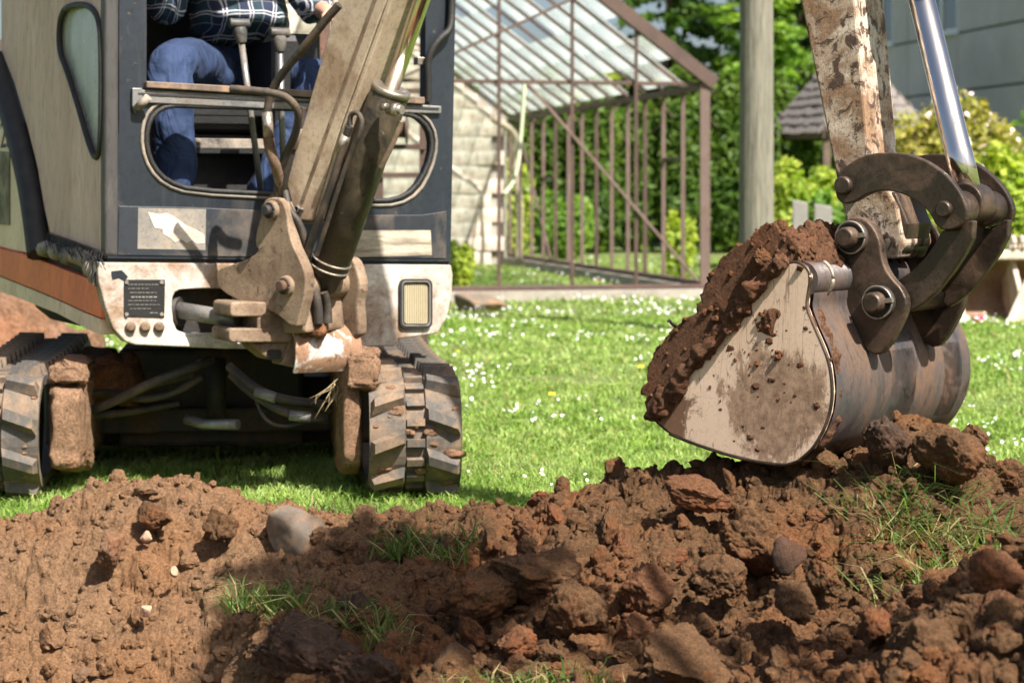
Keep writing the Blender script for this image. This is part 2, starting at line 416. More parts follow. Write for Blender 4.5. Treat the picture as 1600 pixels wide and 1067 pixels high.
# ------------------------------------------------------------------ grass blades
def leaf_material(name, c1, c2, c3, trans=0.45, rough=0.55, mottle=0.0, straw=0.0):
    m, t, p = newmat(name); g = N(t, 'ShaderNodeNewGeometry'); v = coords(t)
    c = mix(t, g.outputs['Random Per Island'], c1, c2)
    c = mix(t, ramp(t, noise(t, v, 1.3, 4), [(0.42, 0), (0.66, 0.85)]), c, c3)
    if mottle: c = mix(t, 1.0, c, ramp(t, noise(t, v, mottle, 5, 0.7), [(0.32, (0.34, 0.42, 0.30)), (0.5, (0.9, 0.95, 0.9)), (0.68, (1.30, 1.25, 1.35))]), 'MULTIPLY')
    if straw: c = mix(t, ramp(t, g.outputs['Random Per Island'], [(1-straw, 0), (1-straw+.01, 0.9)]), c, (0.42, 0.34, 0.17))
    t.links.new(c, p.inputs['Base Color']); p.inputs['Roughness'].default_value = rough; p.inputs['Specular IOR Level'].default_value = 0.3
    tr = N(t, 'ShaderNodeBsdfTranslucent'); t.links.new(mix(t, 1.0, c, (1.25, 1.35, 0.6), 'MULTIPLY'), tr.inputs[0])
    ms = N(t, 'ShaderNodeMixShader'); ms.inputs[0].default_value = trans; out = t.nodes['Material Output']
    t.links.new(p.outputs[0], ms.inputs[1]); t.links.new(tr.outputs[0], ms.inputs[2]); t.links.new(ms.outputs[0], out.inputs[0]); return m
M_grass = leaf_material('grass', (0.19, 0.30, 0.06), (0.38, 0.52, 0.13), (0.46, 0.54, 0.21), mottle=7.0, straw=0.06)
def blades(x, y, z, h, wd, bend, lean=None):
    n = len(x); a = rng.random(n)*2*np.pi; ca, sa = np.cos(a), np.sin(a)
    b = rng.random(n)*2*np.pi if lean is None else lean
    bx, by = np.cos(b)*bend*h, np.sin(b)*bend*h
    P = np.zeros((n, 5, 3))
    P[:, 0] = np.stack([x-ca*wd, y-sa*wd, z], 1); P[:, 1] = np.stack([x+ca*wd, y+sa*wd, z], 1)
    mx, my, mz = x+bx*0.35, y+by*0.35, z+h*0.62
    P[:, 2] = np.stack([mx-ca*wd*.8, my-sa*wd*.8, mz], 1); P[:, 3] = np.stack([mx+ca*wd*.8, my+sa*wd*.8, mz], 1)
    P[:, 4] = np.stack([x+bx, y+by, z+h*(1-0.3*np.minimum(bend, 1.5))], 1)
    k = np.arange(n)[:, None]*5
    return P.reshape(-1, 3), (k+np.array([[0, 1, 3, 2]])), (k+np.array([[2, 3, 4]]))
def lawn_points(n, y0, y1, wide=0.30):
    u = rng.random(n); y = np.sqrt(y0*y0+u*(y1*y1-y0*y0)); x = (rng.random(n)*2-1)*wide*y; return x, y
GP = []
for n, y0, y1, hh, ww in ((70000, 5.6, 7.6, 0.042, 0.0028), (62000, 7.6, 10.5, 0.042, 0.0044), (56000, 10.5, 16, 0.045, 0.007), (34000, 16, 30, 0.05, 0.011)):
    x, y = lawn_points(n, y0, y1)
    no = int(n*0.30); xo, yo = lawn_points(no, y0, y1); xo = (0.30+0.2*rng.random(no))*yo*np.sign(xo); x = np.concatenate([x, xo]); y = np.concatenate([y, yo]); n = len(x)
    z = lawn_h(x, y); ok = (surf(x, np.clip(y, 2.75, 6.74)) < z+0.012) | (y > 6.7)
    ok &= (z > -0.07)
    ok &= (fbm(x*1.7, y*1.7, 3.0, 3)+rng.random(n)*1.2 > 0.05)
    x, y, z = x[ok], y[ok], z[ok]; n = len(x)
    h = hh*(0.45+0.8*rng.random(n))*(1+0.45*fbm(x*2.3, y*2.3, 0.0, 3)); GP.append((x, y, z-0.004, h, ww*(0.6+0.7*rng.random(n)), 0.3+1.1*rng.random(n)))
x, y, z, h, wd, bd = [np.concatenate(c) for c in zip(*GP)]
V, Q, T = blades(x, y, z, h, wd, bd)
grass = link('grass', np_mesh('grass', V, Q, T, False), M_grass); tag(grass, 'short sunlit grass of the lawn behind the soil heap', 'grass', kind='stuff')

# daisies and dandelions: small discs of petals above the grass
M_petal = plain('daisy_petal', (0.82, 0.82, 0.80), 0.6, 0, 0.05, 40, 0.0)
M_yellow = plain('dandelion_yellow', (0.80, 0.55, 0.03), 0.7, 0, 0.1, 40, 0.0)
def discs(x, y, z, r, k=7):
    n = len(x); a = np.linspace(0, 2*np.pi, k, endpoint=False)[None]+rng.random((n, 1))*6
    tx, ty = rng.normal(0, 0.35, n), rng.normal(0, 0.35, n)-0.25
    dx, dy = np.cos(a)*r[:, None], np.sin(a)*r[:, None]
    ringp = np.stack([x[:, None]+dx, y[:, None]+dy, z[:, None]+dx*tx[:, None]+dy*ty[:, None]*-1], -1)
    cen = np.stack([x, y, z-0.002], -1)[:, None]
    P = np.concatenate([ringp, cen], 1); kk = np.arange(n)[:, None, None]*(k+1)
    f = np.array([[i, (i+1) % k, k] for i in range(k)])[None]+kk
    return P.reshape(-1, 3), f.reshape(-1, 3)
def flowers(n, y0, y1, thr):
    x, y = lawn_points(int(n*1.3), y0, y1, 0.40); ok = (fbm(x*0.9, y*0.7, 6.0, 3) > thr) & (lawn_h(x, y) > -0.05) & (surf(x, np.clip(y, 2.75, 6.74)) < 0.01)
    return x[ok], y[ok]
xs, ys = [np.concatenate(c) for c in zip(flowers(500, 6.2, 8.5, 0.22), flowers(2600, 8.5, 13, 0.16), flowers(3200, 13, 19, 0.0), flowers(1100, 20, 30, 0.0))]
V, T = discs(xs, ys, lawn_h(xs, ys)+0.042+0.02*rng.random(len(xs)), 0.0022+0.003*rng.random(len(xs))+0.00032*ys)
o = link('daisies', np_mesh('daisies', V, None, T, False), M_petal); tag(o, 'white daisies scattered through the sunlit lawn', 'daisies', kind='stuff')
for k, (u, vv, Y) in enumerate([(858, 633, 9.53), (712, 563, 12.1), (935, 428, 21.5), (1000, 590, 11.0)]):
    q = at(u, vv, Y); q.z = max(0.05, q.z); xs = q.x+rng.normal(0, 0.012, 3); ys = q.y+rng.normal(0, 0.02, 3)
    V, T = discs(xs, ys, np.full(3, 0.055), np.full(3, 0.010), 9)
    o = link('dandelion_patch', np_mesh('dandelion_patch', V-np.array(q)*[1, 1, 0], None, T, False), M_yellow); o.location = (q.x, q.y, 0)
    tag(o, ['yellow dandelion heads on the lawn midway between track and bucket', 'yellow dandelion heads beside the right-hand track top', 'yellow dandelion heads inside the greenhouse front sill', 'yellow dandelion heads left of the soil-filled bucket'][k], 'dandelion')

# ------------------------------------------------------------------ clods, stones, crumbs
def ico(sub):
    bm = bmesh.new(); bmesh.ops.create_icosphere(bm, subdivisions=sub, radius=1.0)
    V = np.array([v.co[:] for v in bm.verts]); T = np.array([[v.index for v in f.verts] for f in bm.faces]); bm.free(); return V, T
def rock(seed, sub, cuts=7, rough=0.16, fine=0.05, squash=(1, 1, 1)):
    r = np.random.default_rng(seed); V, T = ico(sub); V = V*np.array([1, r.uniform(.7, 1), r.uniform(.55, .85)])
    for _ in range(cuts):
        nn = r.normal(size=3); nn /= np.linalg.norm(nn); d = r.uniform(0.45, 0.72); k = V@nn-d
        V = V-np.outer(np.maximum(k, 0)*0.9, nn)
    s = seed*3.77; nrm = V/np.linalg.norm(V, axis=1)[:, None]
    V = V*(1+rough*fbm(V[:, 0]*1.6+s, V[:, 1]*1.6, V[:, 2]*1.6, 4))[:, None]
    b, c2 = worley3(V, 3.5, seed); V = V*(1+fine*1.6*(0.45-b))[:, None]
    V = V+nrm*(fine*(fbm(V[:, 0]*7+s, V[:, 1]*7, V[:, 2]*7, 4)+0.9*fbm(V[:, 0]*19+s, V[:, 1]*19, V[:, 2]*19, 3)))[:, None]
    return V*np.array(squash), T
ROCKS = [rock(100+k, 5, 5, 0.20, 0.06) for k in range(5)]+[rock(200+k, 5, 7, 0.18, 0.075) for k in range(4)]
ROCK_ME = [np_mesh('soil_clod', V, None, T, True) for V, T in ROCKS]
STONE_ME = [np_mesh('stone', *(lambda VT: (VT[0], None, VT[1]))(rock(300+k, 4, 5, 0.10, 0.010)), True) for k in range(3)]
M_stone = worn('field_stone', (0.155, 0.122, 0.094), (0.25, 0.155, 0.088), (0.10, 0.08, 0.07), 1.6, (0.46, 0.58), (0.66, 0.72), 0.75, bmp=0.15)
M_pebble = worn('pebble', (0.42, 0.27, 0.18), (0.34, 0.20, 0.12), (0.5, 0.38, 0.28), 20, (0.5, 0.7), (0.68, 0.74), 0.8, bmp=0.2)
_mcache = {}
def meshmat(me, m):
    k = (me.name, m.name)
    if k not in _mcache:
        c = me.copy(); c.materials.clear(); c.materials.append(m); _mcache[k] = c
    return _mcache[k]
def clod(name, u, vv, Y, size, mi, m, label, cat='clod', group=None, rot=None, sq=(1, 1, 1), stone=False):
    c = at(u, vv, Y); o = bpy.data.objects.new(name, meshmat((STONE_ME if stone else ROCK_ME)[mi], m)); COL.objects.link(o)
    o.location = c; o.scale = tuple(size*s for s in sq); o.rotation_euler = rot or (rng.random()*6, rng.random()*6, rng.random()*6)
    return tag(o, label, cat, group)
clod('stone', 470, 838, 5.55, 0.100, 0, M_stone, 'grey smooth boulder with a dusting of soil on the crest', 'stone', rot=(0.9, 0.35, 0.3), stone=True, sq=(1.12, .95, 1.05))
clod('stone', 272, 893, 5.42, 0.019, 1, M_pebble, 'small pale round stone in the shaded part of the cut', 'stone', stone=True)
clod('stone', 228, 953, 5.30, 0.020, 2, M_pebble, 'small tan stone low in the sunlit cut', 'stone', stone=True)
clod('stone', 497, 905, 5.0, 0.033, 1, M_sandy, 'sandy brown round stone behind the sod lump', 'stone', stone=True)
clod('stone', 228, 838, 5.55, 0.02, 1, M_pebble, 'small tan stone just under the crest mound on the left', 'stone', stone=True)
clod('stone', 740, 826, 5.62, 0.014, 2, M_stone, 'small pale grey pebble at the foot of the heap', 'stone', stone=True)
clod('soil_clod', 902, 958, 4.50, 0.078, 2, M_clod, 'smooth angular stone-like clod beside the hollow in the heap', rot=(0.4, 0.9, 0.2), sq=(1, .9, 1.15))
clod('soil_clod', 850, 905, 4.72, 0.125, 5, M_clod, 'largest broken brown clod overhanging the hollow', rot=(0.3, 0.2, 0.5), sq=(1.25, .8, .75))
clod('soil_clod', 748, 920, 4.68, 0.098, 6, M_clod, 'cracked orange brown clod left of the hollow', rot=(0.1, 1.2, 0.5), sq=(.75, .8, 1.3))
clod('soil_clod', 345, 826, 5.52, 0.062, 7, M_clod, 'dark wet clod in the shadow left of the boulder')
clod('soil_clod', 172, 855, 5.48, 0.055, 8, M_sandy, 'pale dry clod at the top of the sunlit cut', sq=(1.2, 1, .8))
clod('soil_clod', 240, 806, 5.58, 0.052, 3, M_clod, 'brown clod half sunk in the crest mound')
clod('soil_clod', 1092, 772, 4.95, 0.070, 1, M_reds, 'reddish split clod below the bucket corner', rot=(0.4, 0.2, 0.1), sq=(1.15, .9, .8))
clod('soil_clod', 1180, 850, 4.62, 0.105, 8, M_clod, 'large brown clod in the middle of the heap', rot=(0.2, 0.6, 1.0), sq=(1.1, .8, .85))
clod('stone', 1232, 868, 4.55, 0.05, 1, M_humus, 'dark wet stone wedged in the middle of the heap', 'stone', stone=True)
clod('soil_clod', 1010, 920, 4.55, 0.075, 0, M_reds, 'blocky red brown clod right of the hollow', sq=(1, .8, 1.1))
clod('stone', 1085, 1035, 4.02, 0.085, 1, M_clod, 'flat pinkish stone at the lower edge of the heap', 'stone', rot=(0.9, 0.2, 0.3), sq=(1.2, 1, .5))
clod('stone', 705, 1032, 4.3, 0.052, 1, M_clod, 'rounded brown stone at the bottom beside the grass', 'stone', stone=True)
clod('soil_clod', 800, 1010, 4.32, 0.055, 6, M_reds, 'small red brown clod under the hollow')
clod('soil_clod', 1372, 975, 3.95, 0.05, 7, M_reds, 'bright reddish clod on the shoulder of the near bank')
clod('soil_clod', 1488, 712, 4.86, 0.092, 0, M_clod, 'long dark clod jutting out right of the bucket', rot=(0.25, 0.3, 1.15), sq=(1.15, 1, .9))
clod('soil_clod', 1395, 690, 4.92, 0.075, 6, M_humus, 'dark crumbly clod pressed under the bucket heel', sq=(1.1, .8, .9))
clod('soil_clod', 1285, 900, 4.45, 0.05, 3, M_clod, 'round brown clod below the grassy sod')
clod('soil_clod', 560, 955, 4.75, 0.055, 0, M_humus, 'dark clod behind the grassy sod lump')
clod('soil_clod', 1240, 940, 4.3, 0.058, 2, M_clod, 'grey brown clod between heap and near bank')
clod('soil_clod', 1555, 900, 3.72, 0.06, 8, M_reds, 'out of focus red clod on the near bank')
clod('soil_clod', 1450, 1010, 3.55, 0.062, 5, M_clod, 'out of focus dark clod low on the near bank')
clod('soil_clod', 1130, 905, 4.5, 0.07, 7, M_clod, 'ragged clod hanging with a pale root below the large brown clod')
clod('sod_lump', 478, 1025, 4.52, 0.155, 7, M_humus, 'dark rooty sod lump at the lower edge, fringed with grass', 'sod', rot=(0.3, 0.35, 0.2), sq=(1.15, .8, .75))
clod('sod_lump', 575, 1062, 4.35, 0.11, 5, M_humus, 'smaller dark sod lump right of the grass-fringed one', 'sod', rot=(0.2, 0.5, 1.2), sq=(1.1, .8, .7))
# a scatter of alike clods
PLACES = []
tries = 0
while len(PLACES) < 290 and tries < 5000:
    tries += 1
    y = rng.uniform(3.4, 5.75); x = rng.uniform(-0.257, 0.257)*y
    d = float(dryness(np.array([x]), np.array([y]))[0]); z = float(surf(np.array([x]), np.array([y]))[0])
    if z < -0.3 or rng.random() < d*0.1 or (y > 5.3 and z < 0.02): continue
    PLACES.append((x, y, z, d))
for x, y, z, d in PLACES:
    s = (0.014+0.040*rng.random()**2)*(1-0.4*d); mt = M_sandy if d > 0.55 else (M_reds if rng.random() < 0.25 else M_clod)
    o = bpy.data.objects.new('soil_clod', meshmat(ROCK_ME[int(rng.integers(0, 9))], mt)); COL.objects.link(o)
    o.location = (x, y, z+s*0.25); o.scale = (s*rng.uniform(.8, 1.3), s, s*rng.uniform(.6, 1)); o.rotation_euler = tuple(rng.random(3)*6)
    if mt is M_sandy: tag(o, 'small dry sandy clod lying in the sunlit cut', 'clod', 'small dry clods in the cut')
    else: tag(o, 'fist-sized or smaller crumbly clod lying loose on the soil heap', 'clod', 'loose clods on the heap')
# crumbs nobody could count
def scatter_crumbs(n, smin, smax, base, y0=3.0, y1=6.05, p=2.5):
    ii = rng.integers(0, NR, n); jj = rng.integers(0, NC, n); q = SP[ii, jj]; nn = SN[ii, jj]; x, y, z = q[:, 0], q[:, 1], q[:, 2]; dr = dryness(x, y)
    keep = (y > y0) & (y < y1) & (z > -0.5) & ~((y > 5.5) & (z < -0.02)) & (z > lawn_h(x, y)-0.01); x, y, z, dr = x[keep], y[keep], z[keep], dr[keep]; n = len(x)
    s = smin+(smax-smin)*rng.random(n)**p; V, T = base
    A = rng.normal(size=(n, 3, 3)); Qm = np.linalg.qr(A)[0]
    P = np.einsum('vj,njk->nvk', V, Qm)*s[:, None, None]*(0.7+0.5*rng.random((n, 1, 3)))+np.stack([x, y, z+s*0.2], 1)[:, None]
    return P.reshape(-1, 3), (T[None]+np.arange(n)[:, None, None]*len(V)).reshape(-1, 3), np.repeat(dr, len(V))
A = scatter_crumbs(5200, 0.005, 0.022, rock(401, 1, 3, 0.2, 0.05)); B = scatter_crumbs(17000, 0.0024, 0.007, rock(402, 1, 0, 0.25, 0.0) if False else ico(1))
MID = [scatter_crumbs(290, 0.016, 0.050, rock(410+k, 3, 5, 0.22, 0.09), p=2.2) for k in range(4)]+[scatter_crumbs(1250, 0.007, 0.020, rock(420+k, 2, 3, 0.25, 0.08), p=1.6) for k in range(4)]
for Cm in MID: A = (np.concatenate([A[0], Cm[0]]), np.concatenate([A[1], Cm[1]+len(A[0])]), np.concatenate([A[2], Cm[2]]))
V = np.concatenate([A[0], B[0]]); T = np.concatenate([A[1], B[1]+len(A[0])])
me = np_mesh('soil_crumbs', V, None, T, False)
att = me.attributes.new('dry', 'FLOAT', 'POINT'); att.data.foreach_set('value', np.concatenate([A[2], B[2]]).astype(np.float32))
o = link('soil_crumbs', me, M_soil); tag(o, 'loose crumbs of soil lying on the dug ground', 'crumbs', kind='stuff')

# tufts of grass left on the soil
M_tuft = leaf_material('tuft_grass', (0.05, 0.11, 0.022), (0.15, 0.23, 0.05), (0.20, 0.24, 0.07), straw=0.22)
def tuft(label, spots, n, h, spread, wd=0.0022, droop=0.9, lift=0.0):
    xs, ys, zs, ln = [], [], [], []
    for (u, vv, Y) in spots:
        c = at(u, vv, Y); k = max(3, int(n/len(spots)))
        dx, dy = rng.normal(0, spread, k), rng.normal(0, spread*0.7, k); xx, yy = c.x+dx, c.y+dy
        xs.append(xx); ys.append(yy); zs.append(np.maximum(surf(xx, np.clip(yy, 2.76, 6.7)), c.z-0.03)+lift)
    xs, ys, zs = map(np.concatenate, (xs, ys, zs)); n = len(xs)
    V, Q, T = blades(xs, ys, zs-0.006, h*(0.2+1.15*rng.random(n)**1.5), wd*(0.5+1.3*rng.random(n)**2), droop*(0.3+1.6*rng.random(n)))
    c = Vector((float(xs.mean()), float(ys.mean()), float(zs.min())))
    o = link('grass_tuft', np_mesh('grass_tuft', V-np.array(c), Q, T, False), M_tuft); o.location = c
    return tag(o, label, 'grass tuft')

# ================================================================== the excavator
EX = thing('mini_excavator', (-1.02, 7.6, 0), 'dirty white and orange mini excavator with cab, raised boom and loaded bucket', 'excavator')
# frames of reference: the upper house (front face), its left side, and the plane of the boom
A_H = R(27); HN = Vector((math.sin(A_H), -math.cos(A_H), 0)); HR = Vector((math.cos(A_H), math.sin(A_H), 0)); ZUP = Vector((0, 0, 1))
P0 = at(430, 400, 6.8)
def hp(u, v, d=0.0): return onplane(u, v, P0+HN*d, HN)
HC = hp(165, 404); HS = -HR
def sp(u, v, d=0.0): return onplane(u, v, HC+HS*d, HS)
PHI = R(38); BH = Vector((math.cos(PHI), -math.sin(PHI), 0)); BL = Vector((math.sin(PHI), math.cos(PHI), 0))
B0 = at(1390, 372, 5.25)
def bp(u, v, off=0.0): return onplane(u, v, B0+BL*off, BL)

# materials of the machine
M_white = worn('dirty_white_paint', (0.64, 0.60, 0.545), (0.25, 0.16, 0.10), (0.075, 0.047, 0.032), 4.5, (0.44, 0.64), (0.66, 0.70), 0.45, spots=0.5)
M_beige = worn('dusty_side_paint', (0.72, 0.50, 0.44), (0.52, 0.365, 0.30), (0.25, 0.20, 0.16), 3, (0.40, 0.75), (0.72, 0.80), 0.5, stretch=(1, 1, 0.25), bmp=0.08)
M_cream = worn('cream_paint', (0.80, 0.60, 0.46), (0.52, 0.37, 0.25), (0.14, 0.09, 0.06), 4, (0.52, 0.78), (0.70, 0.74), 0.45, stretch=(1, 1, 0.4), bmp=0.1)
M_orange = worn('faded_orange_paint', (0.86, 0.19, 0.075), (0.62, 0.24, 0.13), (0.16, 0.09, 0.06), 4, (0.46, 0.80), (0.70, 0.75), 0.5, stretch=(1, 1, 0.3), bmp=0.1)
M_black = worn('blue_black_cab_paint', (0.017, 0.023, 0.032), (0.13, 0.11, 0.09), (0.30, 0.28, 0.25), 3.2, (0.58, 0.88), (0.70, 0.72), 0.38, spots=0.55, bmp=0.08)
M_dust = worn('dusty_black_panel', (0.020, 0.025, 0.033), (0.22, 0.165, 0.115), (0.30, 0.27, 0.23), 2.2, (0.47, 0.72), (0.70, 0.73), 0.5, spots=0.4, bmp=0.08)
M_boom = worn('boom_paint', (0.60, 0.47, 0.34), (0.30, 0.19, 0.115), (0.07, 0.045, 0.03), 4, (0.46, 0.66), (0.655, 0.70), 0.5, bmp=0.2, spots=0.35, streak=0.1)
M_arm = worn('arm_paint', (0.74, 0.62, 0.50), (0.30, 0.18, 0.105), (0.075, 0.045, 0.030), 7, (0.42, 0.58), (0.515, 0.565), 0.5, bmp=0.5, scratch=0.8, chipscale=3)
M_mudsteel = worn('muddy_steel', (0.30, 0.215, 0.145), (0.105, 0.060, 0.034), (0.045, 0.032, 0.024), 6, (0.43, 0.66), (0.58, 0.66), 0.6, bmp=0.5)
M_chipwhite = worn('chipped_guard', (0.62, 0.58, 0.53), (0.28, 0.16, 0.095), (0.12, 0.07, 0.045), 9, (0.44, 0.52), (0.58, 0.63), 0.5, bmp=0.5, chipscale=2)
M_brownsteel = worn('worn_brown_steel', (0.060, 0.044, 0.033), (0.145, 0.085, 0.05), (0.014, 0.012, 0.010), 6, (0.46, 0.70), (0.60, 0.70), 0.38, metal=0.55, bmp=0.3, chipscale=2)
M_shell = worn('scoured_bucket_steel', (0.090, 0.086, 0.094), (0.125, 0.073, 0.044), (0.045, 0.032, 0.026), 6, (0.43, 0.64), (0.56, 0.66), 0.40, metal=0.45, stretch=(1, 1, 0.5), bmp=0.2, chipscale=2.2)
M_dark = worn('dark_chassis_steel', (0.028, 0.025, 0.023), (0.11, 0.062, 0.036), (0.02, 0.016, 0.014), 5, (0.48, 0.66), (0.7, 0.75), 0.65, bmp=0.4)
M_cyl = worn('oily_cylinder', (0.050, 0.043, 0.034), (0.11, 0.08, 0.044), (0.20, 0.165, 0.105), 6, (0.46, 0.66), (0.66, 0.70), 0.42, metal=0.3, bmp=0.45, spots=0.6)
M_hose = worn('rubber_hose', (0.035, 0.030, 0.026), (0.13, 0.09, 0.058), (0.2, 0.15, 0.1), 9, (0.46, 0.66), (0.68, 0.74), 0.6, bmp=0.3)
M_rubber = worn('track_rubber', (0.085, 0.079, 0.072), (0.225, 0.155, 0.10), (0.04, 0.036, 0.032), 8, (0.43, 0.60), (0.62, 0.70), 0.75, bmp=0.35)
M_gasket = plain('black_gasket', (0.022, 0.021, 0.020), 0.55, 0, 0.4, 20, 0.3)
M_gasketgrey = worn('dusty_gasket', (0.05, 0.048, 0.045), (0.34, 0.29, 0.235), (0.03, 0.03, 0.03), 8, (0.36, 0.60), (0.66, 0.72), 0.6)
M_alu = worn('aluminium_rail', (0.27, 0.27, 0.27), (0.15, 0.125, 0.10), (0.06, 0.055, 0.05), 7, (0.42, 0.65), (0.62, 0.70), 0.38, metal=0.7, bmp=0.1)
M_tarnish = worn('tarnished_ring', (0.42, 0.37, 0.31), (0.2, 0.14, 0.1), (0.06, 0.05, 0.04), 12, (0.5, 0.7), (0.6, 0.7), 0.35, metal=0.8)
m, t, p = newmat('chrome_rod'); p.inputs['Base Color'].default_value = (0.74, 0.69, 0.63, 1); p.inputs['Metallic'].default_value = 1; p.inputs['Roughness'].default_value = 0.13
t.links.new(ramp(t, noise(t, coords(t, (6, 6, 0.5)), 8, 6), [(0.35, 0.10), (0.75, 0.26)]), p.inputs['Roughness']); M_chrome = m
# caked mud
def mudm(name, c): return soil_material(name, c, c, False)
M_mud = mudm('caked_mud', (0.30, 0.18, 0.11)); M_mudred = mudm('red_mud', (0.21, 0.095, 0.045)); M_fill = mudm('bucket_soil', (0.145, 0.070, 0.038))
# side plate of the bucket: cream paint, rub marks and one brown mud stain
m, t, p = newmat('bucket_plate_paint'); v = coords(t)
col = mix(t, ramp(t, noise(t, v, 4, 8, 0.6), [(0.3, 0), (0.75, 1)]), (0.64, 0.455, 0.325), (0.80, 0.61, 0.465))
STAIN = bp(1215, 635, -0.345)-EX.location
vm = N(t, 'ShaderNodeVectorMath', operation='DISTANCE'); vm.inputs[1].default_value = STAIN; t.links.new(v, vm.inputs[0])
ma = N(t, 'ShaderNodeMath', operation='MULTIPLY_ADD'); mps = N(t, 'ShaderNodeMapping'); mps.inputs['Rotation'].default_value = (0.0, 0.6, 0.9); mps.inputs['Scale'].default_value = (1.0, 1.0, 0.45); t.links.new(v, mps.inputs[0]); t.links.new(noise(t, mps.outputs[0], 12, 12, 0.8, 0.3), ma.inputs[0]); ma.inputs[1].default_value = 0.45; t.links.new(vm.outputs['Value'], ma.inputs[2])
col = mix(t, ramp(t, ma.outputs[0], [(0.355, 0.95), (0.385, 0.0)]), col, mix(t, ramp(t, noise(t, v, 38, 10, 0.78), [(0.34, 0), (0.64, 1)]), (0.11, 0.058, 0.034), (0.44, 0.285, 0.185)))
vm2 = N(t, 'ShaderNodeVectorMath', operation='DISTANCE'); vm2.inputs[1].default_value = bp(1030, 640, -0.345)-EX.location; t.links.new(v, vm2.inputs[0])
ma2 = N(t, 'ShaderNodeMath', operation='MULTIPLY_ADD'); t.links.new(noise(t, v, 14, 10, 0.75, 0.5), ma2.inputs[0]); ma2.inputs[1].default_value = 0.30; t.links.new(vm2.outputs['Value'], ma2.inputs[2])
col = mix(t, ramp(t, ma2.outputs[0], [(0.24, 1.0), (0.265, 0.0)]), col, mix(t, noise(t, v, 38, 10, 0.78), (0.09, 0.045, 0.025), (0.24, 0.13, 0.075)))
col = mix(t, ramp(t, noise(t, v, 60, 3, 0.5), [(0.70, 0), (0.73, 0.9)]), col, (0.10, 0.05, 0.03))
n5 = noise(t, coords(t, (1, 1, 0.3)), 5, 10, 0.75); col = mix(t, ramp(t, n5, [(0.56, 0), (0.70, 0.65)]), col, (0.40, 0.27, 0.18))
wv = N(t, 'ShaderNodeTexNoise'); wv.inputs['Scale'].default_value = 4; wv.inputs['Detail'].default_value = 2; wv.inputs['Distortion'].default_value = 1.2
mp = N(t, 'ShaderNodeMapping'); mp.inputs['Rotation'].default_value = (0.2, 0.9, 0.2); mp.inputs['Scale'].default_value = (6, 6, 0.5)
t.links.new(v, mp.inputs[0]); t.links.new(mp.outputs[0], wv.inputs['Vector'])
col = mix(t, ramp(t, wv.outputs['Fac'], [(0.492, 0), (0.5, 0.9), (0.508, 0)]), col, (0.20, 0.13, 0.085))
col = mix(t, ramp(t, noise(t, v, 110, 6, 0.75), [(0.30, 0.55), (0.46, 0.0)]), col, (0.26, 0.165, 0.105))
t.links.new(col, p.inputs['Base Color']); p.inputs['Roughness'].default_value = 0.62; bump(t, p, n5, 0.15, 0.004); M_plate = m

def off_poly(fn, pts, d): return [fn(u, v, d) for u, v in pts]
def smooth_loop(pts, k=3):
    """Chaikin corner cutting on a closed pixel loop"""
    for _ in range(k):
        q = []
        for i in range(len(pts)):
            a, b = pts[i], pts[(i+1) % len(pts)]
            q += [(a[0]*.75+b[0]*.25, a[1]*.75+b[1]*.25), (a[0]*.25+b[0]*.75, a[1]*.25+b[1]*.75)]
        pts = q
    return pts
def smooth_line(pts, k=3):
    pts = [Vector(p) for p in pts]
    for _ in range(k):
        q = [pts[0]]
        for a, b in zip(pts, pts[1:]): q += [a*.75+b*.25, a*.25+b*.75]
        pts = q+[pts[-1]]
    return pts
def ppart(name, fn, pts, d, ext, mat_, parent, bevel=0.003, holes=(), seg=2, label=None):
    mb = MB(); mb.prism(off_poly(fn, pts, d), ext, [off_poly(fn, h, d) for h in holes]); return part(name, mb, mat_, parent, bevel, seg, label)

# ------------------------------------------------------------------ tracks
TB = R(6.8); TF = Vector((math.sin(TB), -math.cos(TB), 0)); TS = Vector((math.cos(TB), math.sin(TB), 0))
TR, TLEN, TW = 0.185, 1.62, 0.30           # wheel radius to the belt's outer face, wheel distance, width
PITCH = 0.1285
def track_path(s):
    """distance along the belt -> (forward, up, tangent angle); s = 0 at the front bottom"""
    per = 2*TLEN+2*math.pi*TR; s %= per
    if s < math.pi*TR:
        a = -math.pi/2+s/TR; return TR*math.cos(a), TR+TR*math.sin(a), a
    s -= math.pi*TR
    if s < TLEN: return -s, 2*TR-0.012*math.sin(math.pi*s/TLEN), math.pi/2
    s -= TLEN
    if s < math.pi*TR:
        a = math.pi/2+s/TR; return -TLEN+TR*math.cos(a), TR+TR*math.sin(a), a
    s -= math.pi*TR; return -TLEN+s, 0.0, -math.pi/2
PER = 2*TLEN+2*math.pi*TR; NL = round(PER/PITCH); PITCH = PER/NL
